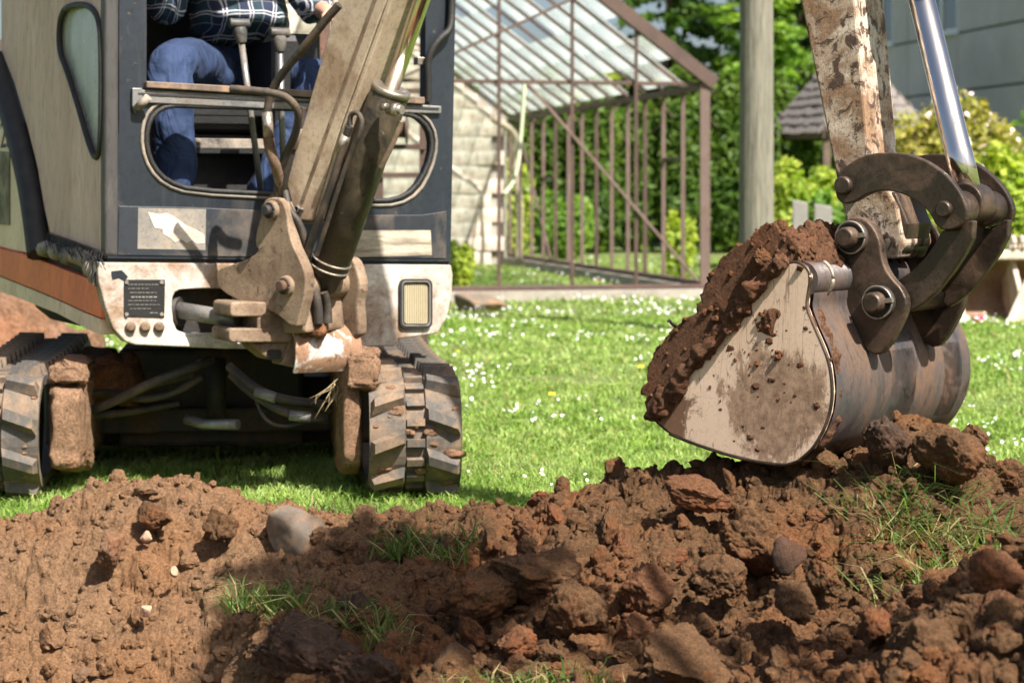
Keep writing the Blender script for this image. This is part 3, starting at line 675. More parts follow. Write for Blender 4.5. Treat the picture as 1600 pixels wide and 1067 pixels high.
# one lug for the outer half and its mirror: a block whose upper edge slopes (chevron)
def lug_mesh(sign):
    x0, x1 = 0.034, 0.146; h = 0.034; mb = MB(); g = PITCH
    lo = [(x0, -0.012), (x1, -0.052), (x1, 0.000), (x0, 0.044)]
    top = [(x0+.006, -0.002), (x1-.012, -0.036), (x1-.012, -0.004), (x0+.006, 0.030)]
    vs = [(sign*a, 0, b) for a, b in lo]+[(sign*a, h, b) for a, b in top]
    fs = [(4, 5, 6, 7), (0, 1, 5, 4), (1, 2, 6, 5), (2, 3, 7, 6), (3, 0, 4, 7)]
    if sign > 0: fs = [f[::-1] for f in fs]
    mb.add(vs, fs); me = mb.mesh('lug'); me.materials.append(M_rubber); return me
LUG = {1: lug_mesh(1), -1: lug_mesh(-1)}
def make_track(cx, label):
    base = Vector((cx, 6.43, 0))-TF*(TR+0.034)*0.0
    o0 = base-TF*(TR+0.02)+Vector((0, 0, 0.035))
    def W(side, fwd, up): return o0+TS*side+TF*fwd+ZUP*up
    mb = MB(); n = 150; P = []
    prof = [(-.15, -.030), (-.15, 0.0), (-.034, 0.004), (-.03, -.008), (.03, -.008), (.034, 0.004), (.15, 0.0), (.15, -.030)]
    for i in range(n):
        f, z, a = track_path(PER*i/n); row = []
        for sd, h in prof: row.append(W(sd, f+h*math.cos(a), z+h*math.sin(a)))
        P.append(row)
    mb.grid(P, False, True, True)
    for i in range(NL*2):                                   # the small bridges of the centre groove
        f, z, a = track_path(PER*(i+.3)/(NL*2)); nn = TF*math.cos(a)+ZUP*math.sin(a); tt = -TF*math.sin(a)+ZUP*math.cos(a)
        mb.box(W(0, f, z)+nn*0.0, TS, nn, tt, 0.029, 0.010, 0.012)
    tr = part('rubber_track', mb, M_rubber, EX, 0.0, label=label)
    for i in range(NL):
        for sg, sh in ((-1, 0.0), (1, 0.5)):
            f, z, a = track_path(PER*(i+sh+0.2)/NL); nn = TF*math.cos(a)+ZUP*math.sin(a); tt = -TF*math.sin(a)+ZUP*math.cos(a)
            c = W(0, f, z); M = Matrix((TS, nn, tt)).transposed().to_4x4(); M.translation = c
            piece('lug', LUG[sg], M, tr)
    Vb, Tb = ico(2); nm = 260; vs, fs = [], []                 # mud packed between the lugs
    for q in range(nm):
        f, z, a = track_path(PER*rng.random()); nn = TF*math.cos(a)+ZUP*math.sin(a); sd_ = rng.uniform(-.14, .14); c = W(sd_, f, z); s_ = 0.006+0.016*rng.random()**2
        k_ = len(vs); vs += [c+TS*(p_[0]*s_*1.6)+nn*(p_[2]*s_*.6)+TF.cross(TS)*0+(-TF*math.sin(a)+ZUP*math.cos(a))*(p_[1]*s_) for p_ in Vb*(1+.25*rng.normal(size=(len(Vb), 1)))]; fs += [[i+k_ for i in t_] for t_ in Tb]
    mb = MB(); mb.add(vs, fs, True); mc_ = part('packed_mud', mb, M_mud, tr); mc_['kind'] = 'stuff'
    # wheels inside
    for f in (0.0, -TLEN):
        mb = MB(); mb.cyl(W(-.13, f, TR), W(.13, f, TR), TR-0.032, 28); part('track_wheel', mb, M_dark, tr)
    return W
W_R = make_track(-0.308, 'clean-worn right-hand rubber track of the picture'); W_L = make_track(-1.687, 'muddy left-hand rubber track of the picture')
def lump_box(Wf, s0, s1, f0, f1, z0, z1, amp, seed, n=(16, 40, 22), round_=0.3):
    """a rounded box of caked mud, displaced"""
    V, T = ico(5); q = np.sign(V)*np.abs(V)**round_; q /= np.abs(q).max(axis=0)
    S = np.array([(s1-s0)/2, (f1-f0)/2, (z1-z0)/2]); C = np.array([(s0+s1)/2, (f0+f1)/2, (z0+z1)/2]); Pp = q*S+C
    k = fbm(Pp[:, 0]*9+seed, Pp[:, 1]*9, Pp[:, 2]*9, 4); b, c2 = worley3(Pp, 14, seed); dsp = amp*(k*1.1+0.9*(0.5-b))+amp*.35*fbm(Pp[:, 0]*45, Pp[:, 1]*45, Pp[:, 2]*45+seed, 3)
    Pp = Pp+V*dsp[:, None]
    Wp = np.array([Wf(*r) for r in Pp]) if Wf else Pp
    mb = MB(); mb.v = [Vector(r) for r in Wp]; mb.f = [list(t_) for t_ in T]; mb.sm = [True]*len(T); return mb
part('track_frame', lump_box(W_R, -0.245, -0.165, -1.5, 0.10, 0.04, 0.43, 0.014, 1), M_mud, EX, label='mud-caked right track frame')
part('track_frame', lump_box(W_L, 0.165, 0.295, -1.5, 0.12, 0.05, 0.37, 0.02, 2), M_mud, EX, label='mud-caked left track frame')
part('mud_cake', lump_box(None, *[0]*0, s0=-0.545, s1=-0.44, f0=6.48, f1=6.68, z0=0.38, z1=0.50, amp=0.025, seed=7), M_mud, EX, label='lump of mud stuck on the track frame')
part('mud_cake', lump_box(W_L, 0.17, 0.30, -0.25, 0.09, 0.35, 0.415, 0.02, 5), M_mud, EX)
# straw caught in the mud
mb = MB()
for k in range(14):
    a = at(525+rng.normal(0, 6), 605+rng.normal(0, 8), 6.58); b = a+Vector((rng.normal(-0.03, 0.03), rng.normal(-.02, .02), -0.03-0.07*rng.random())); mb.tube([a, (a+b)/2+Vector((rng.normal(0, .01), 0, 0)), b], 0.0012, 4)
part('straw', mb, plain('dry_straw', (0.36, 0.27, 0.15), 0.8), EX)

# ------------------------------------------------------------------ undercarriage
mb = MB(); mb.box(at(335, 605, 7.75), TS, TF, ZUP, 0.34, 0.40, 0.18); part('slew_base', mb, M_dark, EX, 0.02)
mb = MB(); mb.box(at(335, 628, 7.85), TS, TF, ZUP, 0.62, 0.34, 0.125); part('cross_frame', mb, M_dark, EX, 0.02)
mb = MB(); mb.box(at(345, 655, 7.3), TS, TF, ZUP, 0.50, 0.03, 0.045); part('cross_bar', mb, M_dark, EX, 0.01)
mb = MB(); mb.cyl(at(338, 560, 7.15), at(338, 655, 7.15), 0.035, 16); part('centre_post', mb, M_dark, EX)
mb = MB(); mb.cyl(at(102, 600, 7.1), at(190, 603, 7.1), 0.045, 16); part('axle_tube', mb, M_mudred, EX)
part('mud_cake', lump_box(None, -1.50, -1.33, 6.95, 7.15, 0.27, 0.43, 0.03, 9), M_mudred, EX, label='orange mud lump on the axle tube')
mb = MB(); mb.tube([at(292, 655, 6.9), at(318, 663, 6.85), at(372, 663, 6.8)], 0.018, 12); part('grease_pipe', mb, M_alu, EX)
def hose(name, pts, r, mat_=M_hose, k=3, n=10):
    mb = MB(); mb.tube(smooth_line(pts, k), r, n); return part(name, mb, mat_, EX)
hose('track_hose', [at(118, 648, 6.85), at(170, 632, 6.8), at(235, 598, 6.75), at(305, 572, 6.8), at(330, 562, 6.9)], 0.016)
hose('track_hose', [at(110, 615, 6.95), at(175, 612, 6.9), at(215, 625, 6.85), at(265, 618, 6.85), at(315, 590, 6.9)], 0.013)
hose('track_hose', [at(190, 625, 6.95), at(240, 600, 6.9), at(300, 585, 6.95)], 0.013)
hose('track_hose', [at(118, 652, 6.95), at(200, 645, 6.95), at(280, 630, 7.0)], 0.013)
hose('track_hose', [at(358, 572, 6.75), at(380, 592, 6.7), at(410, 615, 6.65), at(460, 628, 6.65), at(505, 632, 6.7)], 0.016)
hose('track_hose', [at(362, 585, 6.75), at(390, 612, 6.7), at(435, 640, 6.65), at(470, 650, 6.65), at(510, 655, 6.7)], 0.016)
hose('track_hose', [at(375, 585, 6.8), at(420, 625, 6.75), at(480, 640, 6.75), at(515, 640, 6.8)], 0.012)
hose('track_cable', [at(400, 625, 6.7), at(412, 655, 6.68), at(440, 668, 6.68), at(475, 660, 6.7)], 0.006)
mb = MB(); mb.cyl(at(400, 612, 6.66), at(432, 622, 6.64), 0.0185, 12); part('hose_ferrule', mb, M_alu, EX)
mb = MB(); mb.cyl(at(452, 648, 6.64), at(485, 652, 6.65), 0.0185, 12); part('hose_ferrule', mb, M_alu, EX)

# ------------------------------------------------------------------ lower front of the house
OUT = [(152, 410), (705, 414), (708, 430), (706, 462), (699, 496), (684, 521), (622, 530), (617, 541), (563, 542), (470, 546), (354, 545), (212, 539), (196, 534), (177, 514), (165, 482), (154, 440)]
HOLE = smooth_loop([(268, 468), (276, 453), (300, 451), (362, 451), (372, 470), (372, 505), (360, 521), (290, 521), (272, 514)], 1)
ppart('front_casting', hp, OUT, 0.0, -HN*0.06, M_white, EX, 0.008, [HOLE], 3)
IN = [(160, 412), (698, 415), (700, 455), (690, 500), (675, 516), (560, 532), (354, 535), (212, 530), (185, 508), (170, 470)]
ppart('house_floor', hp, IN, -0.09, -HN*1.15, M_dark, EX, 0.01)
mb = MB(); mb.cyl(hp(276, 484, -0.03), hp(372, 500, 0.16), 0.028, 18); part('swing_cylinder_rod', mb, M_alu, EX)
mb = MB(); mb.cyl(hp(262, 485, -0.07), hp(284, 486, -0.03), 0.05, 18); part('swing_cylinder_gland', mb, M_dark, EX)
mb = MB(); q = hp(355, 468, -0.055); mb.cyl(q, q+HN*0.012, 0.03, 16); part('pin_hole_boss', mb, M_gasket, EX)
PL = [(194, 437), (258, 437), (257, 496), (194, 494)]
pl = ppart('data_plate', hp, PL, 0.0045, -HN*0.004, plain('plate_black', (0.018, 0.018, 0.018), 0.45), EX, 0.001, label='black riveted data plate with rows of tiny print')
M_print = plain('plate_print', (0.20, 0.19, 0.17), 0.6)
mb = MB()
for k, (a, b, w_) in enumerate([(200, 250, 1.0), (200, 236, .8), (203, 248, 1.0), (205, 246, 2.2), (200, 244, .8), (200, 252, .8), (203, 236, .8), (234, 250, 1.2)]):
    vv = 444+k*6.3; xx = a
    while xx < b-2:
        l = rng.uniform(2, 7); mb.prism(off_poly(hp, [(xx, vv), (min(xx+l, b), vv), (min(xx+l, b), vv+w_), (xx, vv+w_)], 0.0052), -HN*0.0004); xx += l+1.6
part('print_line', mb, M_print, pl)
for u, v_ in [(198, 441), (253, 441), (198, 491), (253, 491)]:
    mb = MB(); mb.cyl(hp(u, v_, 0.004), hp(u, v_, 0.009), 0.0065, 10); part('rivet', mb, M_tarnish, pl)
for u in (204, 227, 249):
    mb = MB(); mb.tube([hp(u, 511, -0.001), hp(u, 511, 0.012), hp(u, 511, 0.018)], [0.018, 0.018, 0.009], 12); part('bolt', mb, M_mudsteel, EX)
# torn corner sticker
ppart('torn_sticker', hp, [(174, 424), (190, 422), (200, 432), (196, 439), (186, 433), (176, 436)], 0.004, -HN*0.002, M_black, EX, 0.0005)
# work light
LF = smooth_loop([(625, 436), (676, 436), (674, 513), (625, 512)], 0)
def rrect(x0, y0, x1, y1, r):
    o = []
    for cx, cy, a0 in ((x1-r, y0+r, -90), (x1-r, y1-r, 0), (x0+r, y1-r, 90), (x0+r, y0+r, 180)):
        for k in range(5): a = R(a0+k*22.5); o.append((cx+r*math.cos(a), cy+r*math.sin(a)))
    return o
li = ppart('headlight', hp, rrect(625, 436, 676, 513, 9), 0.014, -HN*0.012, M_gasket, EX, 0.003, [rrect(631, 442, 670, 507, 5)])
ppart('lamp_bezel', hp, rrect(628, 439, 673, 510, 7), 0.017, -HN*0.004, M_alu, li, 0.001, [rrect(630, 441, 671, 508, 6)])
m, t, p = newmat('ribbed_lens'); v = coords(t); wv = N(t, 'ShaderNodeTexWave'); wv.bands_direction = 'X'; wv.inputs['Scale'].default_value = 42; t.links.new(v, wv.inputs[0])
t.links.new(mix(t, noise(t, v, 12, 6), (0.42, 0.34, 0.20), (0.66, 0.57, 0.40)), p.inputs['Base Color']); p.inputs['Roughness'].default_value = 0.35; bump(t, p, wv.outputs['Fac'], 0.9, 0.006)
ppart('lens', hp, rrect(632, 443, 669, 506, 4), 0.008, -HN*0.006, m, li, 0.001)

# ------------------------------------------------------------------ left side of the house
def spart(name, pts, d, th, mat_, bevel=0.006, holes=(), label=None): return ppart(name, sp, pts, d, -HS*th, mat_, EX, bevel, holes, label=label)
WIN = smooth_loop([(97, 18), (112, 8), (140, 8), (156, 30), (159, 90), (158, 230), (150, 252), (138, 222), (122, 165), (104, 108), (94, 85), (92, 50)], 2)
spart('cab_side_panel', [(164, -200), (164, 398), (120, 380), (78, 366), (70, 330), (58, 260), (42, 197), (22, 130), (2, 80), (0, -200)], 0.0, 0.04, M_beige, 0.004, [WIN], 'dusty grey beige side panel of the cab')
m, t, p = newmat('dusty_glass'); v = coords(t); p.inputs['Roughness'].default_value = 0.12; p.inputs['Specular IOR Level'].default_value = 0.8
t.links.new(mix(t, ramp(t, noise(t, coords(t, (2, 2, .4)), 4, 6), [(0.35, 0), (0.7, 1)]), (0.33, 0.36, 0.33), (0.50, 0.52, 0.48)), p.inputs['Base Color'])
t.links.new(ramp(t, noise(t, v, 6, 6), [(0.3, 0.08), (0.7, 0.4)]), p.inputs['Roughness']); M_glassd = m
spart('side_window', WIN, -0.012, 0.006, M_glassd, 0)
mb = MB(); pts = [sp(u, v_, 0.004) for u, v_ in WIN]; mb.tube(pts+[pts[0]], 0.011, 8); part('window_gasket', mb, M_gasket, EX)
RL = [(-6, 95), (10, 150), (30, 215), (46, 280), (56, 340), (63, 398)]
mb = MB(); ctr = smooth_line([sp(u, v_, 0.015) for u, v_ in RL], 2); mb.tube(ctr, [0.05]*len(ctr), 10); part('bellows_seal', mb, M_gasket, EX, label='black torn rubber seal between cab and engine cover')
spart('engine_cover', [(-8, 60), (0, 120), (20, 190), (36, 275), (44, 335), (52, 398), (20, 392), (-10, 384)], -0.01, 0.05, M_cream, 0.006, label='cream engine cover with a stencilled number')
spart('maker_plate', [(-10, 236), (14, 238), (14, 352), (-10, 350)], -0.004, 0.008, worn('brass_plate', (0.22, 0.19, 0.13), (0.12, 0.10, 0.07), (0.3, 0.27, 0.2), 10, metal=0.4), 0.002)
# stencilled digits
cu = bpy.data.curves.new('digits', 'FONT'); cu.body = '23'; cu.size = 0.152; cu.extrude = 0.001; cu.align_x = 'RIGHT'
to = bpy.data.objects.new('stencil_number', cu); tm = to.to_mesh(); tme = bpy.data.meshes.new_from_object(to); bpy.data.objects.remove(to)
dig = bpy.data.objects.new('stencil_number', tme); COL.objects.link(dig); tme.materials.clear(); tme.materials.append(plain('stencil_grey', (0.05, 0.055, 0.06), 0.6)); dig.parent = EX
side_x = HN.copy(); Md = Matrix((side_x, ZUP, HS)).transposed().to_4x4(); Md.translation = sp(18.5, 230, -0.008)-EX.location; Md = Md @ Matrix.Diagonal((1.35, 1.0, 1, 1)); dig.matrix_local = Md; dig['label'] = 'dark grey stencilled digits 23'
OR_T = [(-12, 386), (0, 389), (30, 396), (60, 405), (100, 421), (140, 436), (157, 444)]; OR_B = [(157, 497), (130, 486), (95, 470), (60, 455), (25, 441), (0, 431), (-12, 427)]
spart('side_skirt', OR_T+OR_B, 0.004, 0.05, M_orange, 0.004, label='faded orange side skirt')
spart('side_sill', [(a, b+1.5) for a, b in OR_B[::-1]]+[(157, 499), (157, 523), (150, 521), (90, 490), (40, 470), (0, 455), (-12, 450)], -0.002, 0.06, M_cream, 0.006)
spart('side_block', [(-12, 400), (60, 412), (150, 446), (163, 500), (170, 520), (90, 485), (-12, 446)], -0.06, 0.9, M_dark, 0)
# torn seal and hanging threads under the panel
pts = smooth_line([sp(u, v_, 0.012) for u, v_ in [(54, 392), (75, 388), (95, 396), (112, 402), (126, 398), (140, 414), (148, 428), (156, 436)]], 2); mb = MB()
mb.tube(pts, [0.022+0.012*math.sin(k*1.7) for k in range(len(pts))], 8); part('torn_seal', mb, M_gasketgrey, EX)
mb = MB()
for k in range(46):
    u = 76+k*1.9; a = sp(u, 362+(u-76)*0.36, 0.012); b = sp(u+rng.normal(2, 3), 380+(u-76)*0.36+rng.random()*14, 0.03+rng.random()*0.02); mb.tube([a, (a+b)/2+HS*0.01, b], 0.0015, 4)
part('frayed_threads', mb, M_gasket, EX)

# ------------------------------------------------------------------ cab
UP = [(230, -330), (668, -330), (664, 152), (480, 141), (229, 128)]
LOW = smooth_loop([(300, 166), (262, 165), (240, 178), (230, 200), (229, 232), (240, 262), (262, 284), (300, 297), (440, 304), (572, 314), (618, 313), (648, 296), (668, 262), (676, 228), (670, 200), (650, 182), (625, 177), (440, 170)], 1)
ppart('cab_front_frame', hp, [(186, -380), (716, -380), (712, 0), (704, 409), (168, 404), (186, 200)], 0.0, -HN*0.045, M_black, EX, 0.006, [UP, LOW], label='chipped blue black cab front frame')
ppart('corner_post', hp, [(163, -380), (187, -380), (186, 402), (164, 401)], 0.004, -HN*0.06, worn('post_matt', (0.055, 0.052, 0.05), (0.21, 0.19, 0.165), (0.25, 0.23, 0.2), 3, (0.5, 0.85), (0.72, 0.76), 0.5, stretch=(1, 1, .3)), EX, 0.012, seg=3)
pts = [hp(u, v_, 0.004) for u, v_ in LOW]; mb = MB(); mb.tube(pts+pts[:2], 0.009, 10, False); part('window_seal', mb, M_gasket, EX)
ctrx, ctry = 452, 240
o2 = [hp(ctrx+(u-ctrx)*1.032, ctry+(v_-ctry)*1.10, 0.002) for u, v_ in LOW]; mb = MB(); mb.tube(o2+o2[:2], 0.0065, 8, False); part('window_trim', mb, worn('trim_grey', (0.20, 0.18, 0.155), (0.34, 0.28, 0.21), (0.06, 0.055, 0.05), 8), EX)
ppart('window_sill', hp, [(229, 127), (440, 139), (664, 152), (664, 163), (440, 150), (229, 137)], 0.03, -HN*0.05, worn('sill_brown', (0.13, 0.095, 0.07), (0.30, 0.20, 0.13), (0.04, 0.03, 0.025), 8), EX, 0.003)
rl = ppart('sash_rail', hp, [(212, 140), (440, 152), (690, 166), (690, 178), (440, 171), (212, 160)], 0.016, -HN*0.03, M_alu, EX, 0.003)
ppart('rail_lip', hp, [(216, 145), (440, 156), (686, 169), (686, 172), (440, 159.5), (216, 148.5)], 0.019, -HN*0.004, M_gasket, rl, 0)
ppart('latch_plate', hp, [(207, 138), (222, 138), (224, 162), (212, 178), (207, 165)], 0.018, -HN*0.016, M_alu, EX, 0.002)
mb = MB(); mb.cyl(hp(214, 170, 0.02), hp(232, 152, 0.05), 0.014, 10); part('latch_knob', mb, M_gasketgrey, EX)
ppart('lower_panel', hp, [(186, 322), (300, 324), (572, 336), (660, 336), (698, 330), (697, 404), (440, 402), (184, 399)], 0.004, -HN*0.004, M_dust, EX, 0.002, label='dusty metal panel under the cab window')
st = ppart('torn_sticker', hp, [(216, 325), (322, 327), (321, 391), (215, 389)], 0.005, -HN*0.002, worn('sticker_grey', (0.20, 0.19, 0.175), (0.30, 0.26, 0.21), (0.10, 0.095, 0.09), 7), EX, 0.0005, label='grey sticker with a torn white remnant')
ppart('sticker_remnant', hp, [(231, 331), (248, 335), (262, 333), (276, 341), (290, 352), (304, 358), (319, 366), (320, 380), (308, 381), (300, 376), (292, 380), (284, 374), (274, 379), (266, 372), (256, 366), (254, 358), (242, 356), (237, 345)], 0.0065, -HN*0.0014, worn('sticker_paper', (0.62, 0.57, 0.50), (0.5, 0.42, 0.33), (0.4, 0.33, 0.26), 12), st, 0)
ppart('worn_decal', hp, [(552, 360), (673, 360), (675, 399), (552, 402)], 0.005, -HN*0.002, worn('decal_worn', (0.52, 0.46, 0.36), (0.20, 0.165, 0.12), (0.36, 0.16, 0.07), 8, (0.45, 0.62), (0.62, 0.66), stretch=(.4, .4, 2.5)), EX, 0.0005, label='rubbed pale decal strip on the cab front')
ppart('panel_gap', hp, [(170, 404), (705, 409), (704, 414), (168, 410)], -0.012, -HN*0.03, M_gasket, EX, 0)
# right post trim: black cable with a kink
mb = MB(); mb.tube(smooth_line([hp(706, -60, 0.02), hp(706, 20, 0.02), hp(704, 48, 0.03), hp(690, 58, 0.035), hp(676, 75, 0.03), hp(668, 95, 0.02), hp(669, 130, 0.015), hp(669, 160, 0.01)], 3), 0.013, 10); part('door_strap', mb, M_gasket, EX)
mb = MB(); mb.box(hp(655, 96, -0.02), HR, HN, ZUP, 0.014, 0.02, 0.013); part('strap_buckle', mb, M_tarnish, EX, 0.002)
# roof, floor, rear: dark cab shell
def hw(s, d, z):                            # house coordinates: along the front, outwards, up
    q = P0+HR*s+HN*d; return Vector((q.x, q.y, z))
mb = MB(); mb.box(hw(0.04, -0.60, 2.42), HR, HN, ZUP, 0.63, 0.66, 0.035); part('cab_roof', mb, M_cream, EX, 0.03)
mb = MB(); mb.box(hw(-0.10, -1.16, 1.55), HR, HN, ZUP, 0.46, 0.02, 0.80); part('cab_rear_wall', mb, M_black, EX, 0.004)
mb = MB(); mb.box(hw(0.05, -0.6, 0.80), HR, HN, ZUP, 0.60, 0.52, 0.015); part('cab_floor', mb, M_gasket, EX)
mb = MB(); mb.box(hw(0.625, -1.14, 1.6), HR, HN, ZUP, 0.022, 0.022, 0.82); part('cab_rear_post', mb, worn('rusty_post', (0.05, 0.045, 0.045), (0.16, 0.085, 0.06), (0.03, 0.03, 0.03), 6), EX, 0.004)
for z in (0.83, 2.36):
    mb = MB(); mb.box(hw(0.64, -0.6, z), HR, HN, ZUP, 0.025, 0.52, 0.025); part('cab_side_rail', mb, M_black, EX, 0.004)
mb = MB(); mb.box(hw(-0.565, -0.6, 1.62), HR, HN, ZUP, 0.008, 0.54, 0.8); part('cab_inner_lining', mb, M_gasket, EX)
# seat and consoles
M_seat = plain('black_vinyl', (0.016, 0.016, 0.017), 0.5, 0, 0.3, 12, 0.2)
mb = MB(); mb.box(hw(-0.10, -0.82, 1.30), HR, HN, ZUP, 0.26, 0.25, 0.065); part('seat_cushion', mb, M_seat, EX, 0.03, 3)
mb = MB(); mb.box(hw(-0.10, -1.08, 1.62), HR, HN, ZUP, 0.25, 0.05, 0.32); part('seat_backrest', mb, M_seat, EX, 0.04, 3)
mb = MB(); mb.box(hw(-0.10, -0.80, 1.03), HR, HN, ZUP, 0.28, 0.24, 0.20); part('seat_box', mb, M_gasket, EX, 0.01)
for v_, hh in ((176, 0.014), (225, 0.018), (236, 0.012)):
    mb = MB(); q = hp(372, v_, -0.50); mb.box(q, HR, HN, ZUP, 0.20, 0.03, hh); part('seat_rail', mb, M_gasketgrey if v_ == 225 else M_seat, EX, 0.003)
mb = MB(); mb.box(hw(0.24, -0.72, 1.25), HR, HN, ZUP, 0.09, 0.3, 0.35); part('side_console', mb, M_seat, EX, 0.03)
# two travel levers
for u0, v0, u1, v1 in ((375, 48, 409, 310), (437, 62, 444, 310)):
    top, bot = hp(u0, v0, -0.13), hp(u1, v1, -0.13)
    mb = MB(); mb.cyl(bot, top, 0.011, 12); lv = part('travel_lever', mb, M_alu, EX)
    mb = MB(); dz = (top-bot).normalized(); mb.tube([top-dz*0.045, top-dz*0.01, top+dz*0.012], [0.017, 0.024, 0.022], 14); mb.cyl(top+dz*0.024-HR*0.036, top+dz*0.024+HR*0.036, 0.0175, 14); part('lever_handle', mb, worn('lever_plastic', (0.06, 0.058, 0.055), (0.15, 0.13, 0.11), (0.2, 0.18, 0.16), 14), lv, 0.004)

# ------------------------------------------------------------------ swing bracket at the boom foot
NEAR = smooth_loop([(421, 308), (440, 311), (448, 331), (450, 357), (456, 381), (470, 409), (478, 432), (476, 462), (468, 492), (462, 516), (424, 484), (379, 474), (346, 455), (338, 442), (338, 420), (368, 412), (394, 401), (405, 391), (398, 382), (401, 358), (409, 334), (412, 315)], 1)
FAR = smooth_loop([(536, 402), (550, 402), (560, 428), (563, 450), (557, 472), (560, 500), (560, 530), (528, 520), (522, 450), (526, 415)], 1)
br = ppart('swing_bracket', bp, NEAR, -0.145, BL*0.045, M_mudsteel, EX, 0.008, seg=3, label='near cheek plate of the swing bracket, muddy beige')
ppart('bracket_cheek', bp, FAR, 0.10, BL*0.045, M_mudsteel, br, 0.008)
mb = MB(); pq = bp(448, 447, -0.145); mb.cyl(pq+BL*0.04, pq+BL*0.255, 0.05, 24); part('bracket_boss', mb, M_mudsteel, br, 0.004)
ppart('bracket_back', bp, [(425, 425), (468, 425), (478, 520), (440, 522), (425, 500)], -0.09, BL*0.19, M_mudsteel, br, 0.01)
for u, v_, r0 in ((425, 329, 0.032), (448, 447, 0.034)):
    c = bp(u, v_, -0.147); mb = MB(); mb.tube([c+BL*0.02, c-BL*0.006, c-BL*0.014], [r0, r0, r0*.85], 20); k_ = part('pivot_pin', mb, M_mudsteel, br)
    mb = MB(); mb.tube([c-BL*0.012, c-BL*0.03, c-BL*0.036], [r0*.6, r0*.6, r0*.45], 16); mb.ring(c-BL*0.014, BL, r0*.72, 0.004, 20, 6); part('pin_head', mb, M_dark, k_)
# clevis lug, curved guard
CL = 0.30
mb = MB(); mb.prism(off_poly(hp, rrect(360, 472, 462, 495, 7), CL), -HN*0.18); mb.prism(off_poly(hp, rrect(358, 513, 458, 535, 7), CL), -HN*0.18); mb.prism(off_poly(hp, [(402, 488), (459, 488), (456, 519), (402, 519)], CL-0.004), -HN*0.17)
part('swing_clevis', mb, M_mudsteel, br, 0.006, 3, 'rusty clevis at the foot of the boom')
mb = MB(); mb.cyl(hp(383, 471, CL-0.07), hp(383, 474, CL-0.07), 0.045, 20); part('clevis_cap', mb, M_mudsteel, br, 0.002)
mb = MB(); mb.prism(off_poly(hp, [(392, 534), (458, 530), (462, 566), (420, 562), (398, 545)], CL-0.03), -HN*0.12); part('lower_lug', mb, M_mudsteel, br, 0.01)
mb = MB(); mb.prism(off_poly(hp, rrect(418, 546, 440, 562, 5), CL-0.024), -HN*0.02); part('grease_slot', mb, M_gasket, br)
gp = []
for k in range(13):
    a = R(-38+k*9.5); gp.append((math.cos(a), math.sin(a)))
ga, gb_ = hp(457, 552, CL+0.02), hp(560, 548, CL+0.02); Rg = 0.105; P = []
for th in (0.0, -0.008):
    for q in (ga, gb_): P.append([q-HN*0.075+HN*(Rg+th)*c+ZUP*((Rg+th)*s) for c, s in gp])
mb = MB(); mb.grid([P[0], P[1]]); mb.grid([P[3], P[2]]); mb.grid([P[0], P[2]]); mb.grid([P[1], P[3]]); mb.grid([[r[0] for r in P[:2]], [r[0] for r in P[2:]]]); mb.grid([[r[-1] for r in P[:2]], [r[-1] for r in P[2:]]])
part('curved_guard', mb, M_chipwhite, br, label='rounded guard plate with flaking white paint')
ppart('guard_gusset', hp, [(455, 514), (470, 530), (462, 575), (440, 570), (450, 540)], CL-0.02, -HN*0.10, M_mudsteel, br, 0.004)
part('mud_cake', lump_box(None, *(lambda q: (q.x-.03, q.x+.03, q.y-.03, q.y+.03, q.z-.02, q.z+.03))(bp(490, 512, -.02)), amp=0.02, seed=13), M_mudred, br)
hose('boom_hose', [bp(498, 505, -.04), bp(496, 470, -.05), bp(486, 440, -.06)], 0.016)
hose('boom_hose', [bp(512, 505, 0.0), bp(511, 480, 0.0), bp(505, 455, -.03)], 0.016)

# ------------------------------------------------------------------ boom
BM = [(447, 286), (528, 0), (640, -380), (830, -640), (1100, -690), (1125, -640), (1105, -585), (900, -520), (737, -330), (604, 0), (536, 190), (488, 345), (462, 346)]
bo = ppart('boom', bp, BM, -0.085, BL*0.17, M_boom, EX, 0.006, seg=2, label='long beige box boom rising out of the picture')
RIB = [(470, 312), (582, 0), (700, -380), (706, -380), (588, 0), (474, 316)]
ppart('boom_weld', bp, RIB, -0.088, BL*0.004, M_mudsteel, bo, 0.0015)
ppart('boom_edge_strip', bp, [(492, 338), (537, 190), (606, 0), (738, -330), (744, -330), (613, 0), (543, 190), (498, 338)], -0.094, BL*0.016, M_boom, bo, 0.003)
ppart('boom_foot', bp, [(405, 325), (415, 308), (450, 285), (480, 300), (490, 345), (455, 350), (425, 348)], -0.07, BL*0.14, M_mudsteel, bo, 0.01)
mb = MB(); q = bp(464, 327, -0.088); mb.ring(q, BL, 0.009, 0.004, 12, 6); mb.cyl(q, q+BH*0.03, 0.004, 6); part('grease_nipple', mb, M_alu, bo)
# boom cylinder, barrel then chrome rod
b0, b1 = pq+BL*0.145+BH*0.02-ZUP*.01, bp(611, 140, 0.0); dv = (b1-b0).normalized()
mb = MB(); mb.tube([b0, b0+dv*0.05, b0+dv*0.06, b1-dv*0.006, b1], [0.045, 0.052, 0.063, 0.063, 0.060], 28); cy = part('boom_cylinder', mb, M_cyl, EX, label='oily boom cylinder barrel')
mb = MB(); mb.tube([b1-dv*0.012, b1+dv*0.004, b1+dv*0.008], [0.065, 0.065, 0.058], 28); part('cylinder_gland', mb, M_tarnish, cy)
mb = MB(); mb.ring(b0+dv*0.10, dv, 0.064, 0.004, 24, 6); mb.ring(b0+dv*0.075, dv, 0.064, 0.004, 24, 6); part('barrel_band', mb, M_tarnish, cy)
b2 = bp(716, -195, 0.0); b2 = b1+(b2-b1).normalized()*0.72
mb = MB(); mb.cyl(b1-dv*0.02, b1+dv*0.78, 0.026, 24); part('cylinder_rod', mb, M_chrome, cy)
